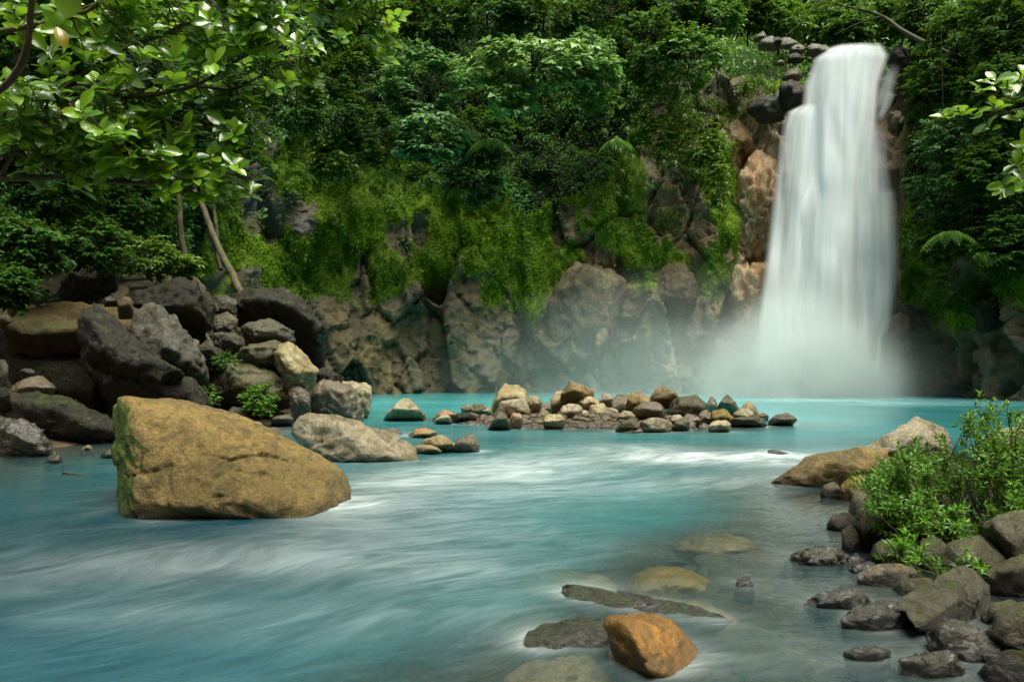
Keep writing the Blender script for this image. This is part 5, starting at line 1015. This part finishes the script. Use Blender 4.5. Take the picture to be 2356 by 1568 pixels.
def rosettes(centres, axes, per, L, r_, spread=1.15):
    out = []
    for c, a in zip(centres, axes):
        a = nrmz(a); x_ = nrmz(np.cross(a, [.3, .2, .9])); y_ = np.cross(a, x_); m = r_.integers(per[0], per[1]); ph = r_.uniform(0, 6.28)
        for j in range(m):
            an = ph + j * 2.4; th_ = spread * r_.uniform(.7, 1.25); rd = x_ * math.cos(an) + y_ * math.sin(an)
            d = a * math.cos(th_) + rd * math.sin(th_) + np.array([0, 0, -.25 * r_.random()]); n = a * math.sin(th_) - rd * math.cos(th_) + r_.normal(size=3) * .25
            out.append((c - a * .04 * j * L * 2, d, n, L * r_.uniform(.65, 1.2), int(r_.integers(0, 13)) if r_.random() > .035 else 13))
    return out
def leafy(e, leaves, limit=300):
    base = np.array(e.location); leaves = sorted(leaves, key=lambda q: -q[3] / max(q[0][1], .5) * (1 if abs(q[0][0] / q[0][1]) < .8 and q[0][2] < CH + .56 * q[0][1] else .01))
    for p, d, n, L, k in leaves[:limit]:
        o = bpy.data.objects.new("leaf", TPL[k]); COL.objects.link(o); o.parent = e; o.matrix_local = leaf_matrix(np.array(p) - base, d, n, L)
    rest = leaves[limit:]
    if rest:
        vs, fs, tn = [], [], []
        for j, (p, d, n, L, k) in enumerate(rest):
            m = np.array(leaf_matrix(p, d, n, L)); vs.append(TPV[k] @ m[:3, :3].T + m[:3, 3]); fs.append(TPF + j * 45); tn.append(np.full(45, (k * .37) % .9))
        o = add("foliage", np.concatenate(vs), np.concatenate(fs), M['leaf_near'], e, base, attrs={"tint": np.concatenate(tn)}); o["kind"] = "stuff"
r_ = np.random.default_rng(31)
root = W(-500, 1250, 7.0); root[2] = bed_height(root[:1], root[1:2])[0]
e = empty("tree", root); tag(e, "near tree with big glossy leaves reaching in over the upper corner", "tree")
BR = [([(-500, 250, 7), (-150, 290, 6.6), (150, 205, 6.4), (300, 222, 6.5), (440, 200, 6.8), (560, 130, 7.0), (640, 90, 7.2)], .035), ([(150, 205, 6.4), (260, 130, 6.3), (420, 60, 6.5), (560, 10, 6.8)], .022), ([(-300, 380, 6.8), (0, 410, 6.4), (150, 408, 6.4), (340, 424, 6.6), (450, 398, 6.9), (520, 370, 7.1), (575, 340, 7.2)], .03),
      ([(450, 200, 6.8), (560, 200, 7.0), (650, 145, 7.4), (725, 184, 7.6)], .014), ([(360, 270, 6.6), (470, 300, 6.9), (560, 280, 7.2)], .016), ([(440, 400, 6.9), (480, 470, 7.0)], .014), ([(560, 370, 7.1), (575, 425, 7.2), (620, 440, 7.3), (655, 425, 7.3)], .012),
      ([(-200, 120, 6.0), (60, 60, 5.8), (200, 20, 5.8), (300, -60, 5.8)], .03), ([(340, 424, 6.6), (300, 380, 6.4), (270, 350, 6.2)], .012), ([(0, 410, 6.4), (60, 320, 6.2), (120, 270, 6.0)], .018),
      ([(430, -80, 6.4), (560, 40, 6.8), (610, 60, 7.0)], .014), ([(560, -120, 6.4), (700, -30, 6.6), (800, 10, 6.8), (860, 45, 6.9), (885, 70, 7.0)], .016), ([(700, -30, 6.6), (760, 20, 6.8), (790, 12, 6.9)], .008), ([(150, 408, 6.4), (110, 380, 6.2), (60, 300, 6.0)], .014), ([(300, 222, 6.5), (260, 300, 6.4), (240, 290, 6.3)], .01)]
tb = [tube(smooth_path([W(-520, 1230, 7.0), W(-560, 800, 7.0), W(-500, 250, 7), W(-430, -300, 7.0)], 20), np.linspace(.16, .09, 20), 8)]
cen, axs, szs = [], [], []; near_pts = []
for pts, r0 in BR:
    p_ = smooth_path([W(*q) for q in pts], 26); p_ = p_ + .02 * np.stack([fbm(p_ * 3, 2, 5), fbm(p_ * 3, 2, 6), fbm(p_ * 3, 2, 7)], 1); tb.append(tube(p_, np.linspace(r0, r0 * .35, 26), 6)); near_pts.append(p_[6:])
allp = np.concatenate(near_pts)
skip = set()
for k in range(380):
    b = allp[r_.integers(len(allp))]; px, py = CX + b[0] * F / b[1], HY - (b[2] - CH) * F / b[1]
    if px > 590 and py > 380: continue
    tip = b + np.array([r_.normal() * .16, r_.normal() * .28, abs(r_.normal()) * .22 - .03])
    if b[1] < 4: tip = b + r_.normal(size=3) * .1
    m_ = b * .5 + tip * .5 + r_.normal(size=3) * .02; tb.append(tube(smooth_path([b, m_, tip], 6), np.linspace(.008, .004, 6), 4))
    cen.append(tip); axs.append(nrmz(tip - b) * .6 + np.array([.12, -.5, .65]) + r_.normal(size=3) * .22)
for px, py, Y in ((60, 180, 5.6), (130, 60, 5.4), (200, 120, 5.8), (270, 60, 6), (330, 110, 6), (290, 180, 6.2), (400, 130, 6.4), (470, 80, 6.6), (520, 170, 6.8), (460, 150, 6.6), (390, 170, 6.3), (300, 160, 6), (520, 240, 7), (500, 330, 7), (440, 290, 6.8), (370, 250, 6.5), (410, 340, 6.6), (300, 350, 6.2), (285, 365, 6.0), (140, 280, 6.0), (200, 300, 6.1),
                  (90, 290, 6.0), (560, 330, 7.2), (590, 310, 7.2), (540, 290, 7.1), (30, 30, 5.4), (150, 150, 5.7), (540, 70, 6.8), (600, 30, 6.9), (620, 35, 7), (240, 225, 6.0), (40, 250, 5.8), (350, 60, 6.2), (420, 20, 6.4), (260, 20, 6.0), (190, 260, 6.0), (640, 120, 7.3), (720, 180, 7.6), (880, 65, 7.0), (850, 30, 6.9), (870, 85, 7.0), (770, 20, 6.8), (230, 90, 5.9), (110, 120, 5.6), (480, 240, 6.9), (560, 230, 7)):
    c = W(px, py, Y); j = np.argmin(((allp - c) ** 2).sum(1)); b = allp[j]
    tb.append(tube(smooth_path([b, b * .5 + c * .5 + np.array([0, 0, -.02]), c], 6), np.linspace(.009, .004, 6), 4)); cen.append(c); axs.append(np.array([.1, -.5, .65]) + r_.normal(size=3) * .25)
v, f = join(tb); add("trunk", v, f, M['twig'], e, np.array(e.location))
leafy(e, rosettes(cen, axs, (6, 10), .175, r_))
# the two very near leaves
e2 = empty("branch", W(250, -140, 2.9)); tag(e2, "very near dark leaves hanging from the top edge", "branch")
v, f = tube(smooth_path([W(320, -260, 2.9), W(250, -140, 2.9), W(170, -60, 2.9)], 10), np.linspace(.008, .004, 10), 5); add("twig", v, f, M['twig'], e2, np.array(e2.location))
v, f = tube(smooth_path([W(320, -260, 2.9), W(110, -120, 3.0), W(76, -20, 3.1), W(62, 110, 3.2), W(20, 190, 3.3), W(-80, 260, 3.4)], 18), np.linspace(.012, .018, 18), 6); add("stem", v, f, M['twig'], e2, np.array(e2.location))
leafy(e2, [(W(165, -62, 2.9), np.array([-.25, .15, -.95]), np.array([.5, -.8, -.1]), .2, 0), (W(255, -120, 2.9), np.array([-.2, .1, -1]), np.array([.3, -.9, .1]), .24, 1), (W(205, -80, 2.9), np.array([.15, .2, -.9]), np.array([-.5, -.8, .1]), .16, 2)])
# near branch on the right
root = W(2750, 1150, 8.6); root[2] = bed_height(root[:1], root[1:2])[0]
e = empty("tree", root); tag(e, "near tree at the picture's edge with bright leaf rosettes on two low branches", "tree")
BR = [([(2700, 200, 8.6), (2500, 250, 8.4), (2400, 235, 8.2), (2330, 225, 8.1), (2260, 215, 8.0)], .02), ([(2400, 235, 8.2), (2300, 262, 8.1), (2190, 262, 8.0)], .012), ([(2720, 420, 8.6), (2500, 420, 8.4), (2400, 400, 8.3), (2330, 385, 8.2), (2310, 425, 8.2)], .016)]
tb = [tube(smooth_path([W(2750, 1130, 8.6), W(2730, 700, 8.6), W(2700, 200, 8.6), W(2680, -300, 8.6)], 18), np.linspace(.14, .08, 18), 8)]; near_pts = []
for pts, r0 in BR:
    p_ = smooth_path([W(*q) for q in pts], 20); tb.append(tube(p_, np.linspace(r0, r0 * .35, 20), 6)); near_pts.append(p_)
allp = np.concatenate(near_pts); cen, axs = [], []
for px, py, Y in ((2292, 180, 8), (2255, 205, 8), (2210, 255, 8), (2180, 262, 8), (2240, 262, 8), (2290, 240, 8), (2330, 220, 8.1), (2356, 170, 8.1), (2320, 195, 8), (2350, 265, 8.1), (2390, 200, 8.2), (2340, 375, 8.2), (2312, 425, 8.2), (2336, 430, 8.2), (2360, 410, 8.2), (2390, 390, 8.3), (2270, 285, 8.0), (2365, 330, 8.2)):
    c = W(px, py, Y); b = allp[np.argmin(((allp - c) ** 2).sum(1))]; tb.append(tube(smooth_path([b, b * .5 + c * .5 - UP * .02, c], 6), np.linspace(.008, .004, 6), 4)); cen.append(c); axs.append(np.array([-.3, -.5, .65]) + r_.normal(size=3) * .25)
v, f = join(tb); add("trunk", v, f, M['twig'], e, np.array(e.location)); leafy(e, rosettes(cen, axs, (5, 8), .2, r_))

# shrub on the right bank
def stem_shrub(label, bases, targets, L, mat, seed, per=(6, 9), side=4, spreadw=.12, group=None, cat="shrub"):
    r_ = np.random.default_rng(seed); b0 = W(*bases[0]); e = empty("shrub", b0); tag(e, label, cat, group); tb, P_, D_, N_, L_2 = [], [], [], [], []
    for tq in targets:
        tgt = W(*tq); bs_ = np.array([W(*b) for b in bases]); b = bs_[np.argmin(((bs_ - tgt) ** 2).sum(1) * r_.uniform(.6, 1.4, len(bs_)))]
        mid = b * .45 + tgt * .55 + np.array([r_.normal() * .08, r_.normal() * .08, -.05 * np.linalg.norm(tgt - b)]); path = smooth_path([b, mid, tgt], 14)
        tb.append(tube(path, np.linspace(.011, .003, 14), 5)); tips = [(tgt, tgt - path[-3])]
        for k in range(side):
            a = path[r_.integers(6, 13)]; d = nrmz(path[-1] - path[-4] + r_.normal(size=3) * .16 + UP * .05); q = a + d * r_.uniform(.08, .26)
            tb.append(tube(smooth_path([a, a * .5 + q * .5 - UP * .01, q], 5), np.linspace(.005, .002, 5), 4)); tips.append((q, d))
        for c, ax in tips:
            ax = nrmz(ax * 1.0 + np.array([0, 0, .08])); ax = nrmz(ax + UP * .15); x_ = nrmz(np.cross(ax, [.31, .2, .9])); y_ = np.cross(ax, x_)
            for lvl in range(3):
                for j in range(r_.integers(*per) // 2 + 1):
                    an = r_.uniform(0, 6.28); th_ = (.55 + .35 * lvl) * r_.uniform(.8, 1.2); rd = x_ * math.cos(an) + y_ * math.sin(an)
                    P_.append(c - ax * .035 * lvl); D_.append(ax * math.cos(th_) + rd * math.sin(th_)); N_.append(ax * math.sin(th_) - rd * math.cos(th_) + r_.normal(size=3) * .15); L_2.append(L * r_.uniform(.6, 1.15))
    v, f = join(tb); add("stems", v, f, M['twig'], e, b0)
    P_, D_, N_, L_2 = map(np.array, (P_, D_, N_, L_2)); v, f, tn = leaf_cards(P_, D_, nrmz(N_), L_2, L_2 * .27, np.clip(r_.normal(.5, .25, len(P_)), 0, .9), .2, .15)
    add("foliage", v, f, M[mat], e, b0, smooth=False, attrs={"tint": tn}); return e
r_ = np.random.default_rng(12); tg = []
top = lambda px: np.interp(px, [1985, 2030, 2100, 2160, 2200, 2240, 2290, 2350, 2440], [1120, 1062, 1040, 1015, 985, 930, 918, 950, 960])
bot = lambda px: np.interp(px, [1985, 2050, 2130, 2200, 2300, 2440], [1165, 1170, 1180, 1210, 1180, 1160])
for k in range(215):
    px = r_.uniform(1992, 2440); a, b = top(px), bot(px); py = a + (b - a) * r_.random() ** 1.25; tg.append((px, py, 7.7 + r_.uniform(-.75, .75) + (1150 - py) * .002))
stem_shrub("leafy green shrub with narrow leaves leaning over the bank rocks", [(2185, 1290, 7.4), (2250, 1275, 7.4), (2290, 1250, 7.6), (2360, 1230, 7.8), (2150, 1250, 7.7)], tg, .09, 'leaf_shrub', 61, side=5)
tg = [(2065 + a, 1240 + b, 6.7 + c) for a, b, c in ((0, 0, 0), (20, -12, .1), (40, 5, 0), (-15, 18, -.1), (30, 25, 0), (5, 35, .05), (45, 30, .1))]
stem_shrub("small sprig of narrow leaves in front of the olive rock", [(2110, 1330, 6.6), (2090, 1325, 6.7)], tg, .11, 'leaf_shrub', 62, side=2)
stem_shrub("little drooping plant between the rocks under the shrub", [(2150, 1345, 6.4)], [(2095, 1300, 6.4), (2120, 1280, 6.4), (2160, 1310, 6.4), (2210, 1300, 6.3)], .10, 'leaf_shrub', 63, side=2)
stem_shrub("single-stemmed seedling beside the large angular rock", [(2240, 1330, 6.2)], [(2235, 1290, 6.1), (2252, 1300, 6.1)], .12, 'leaf_shrub', 64, side=1)
# a stick in the water
v, f = tube(smooth_path([W(146, 1090, 13.1) + [0, 0, .03], W(200, 1094, 13.0), W(272, 1100, 12.8) - [0, 0, .02]], 12), np.r_[.035, np.full(11, .018)], 6)
tag(add("stick", v, f, M['bark']), "thin fallen stick floating beside the large tan boulder", "stick")
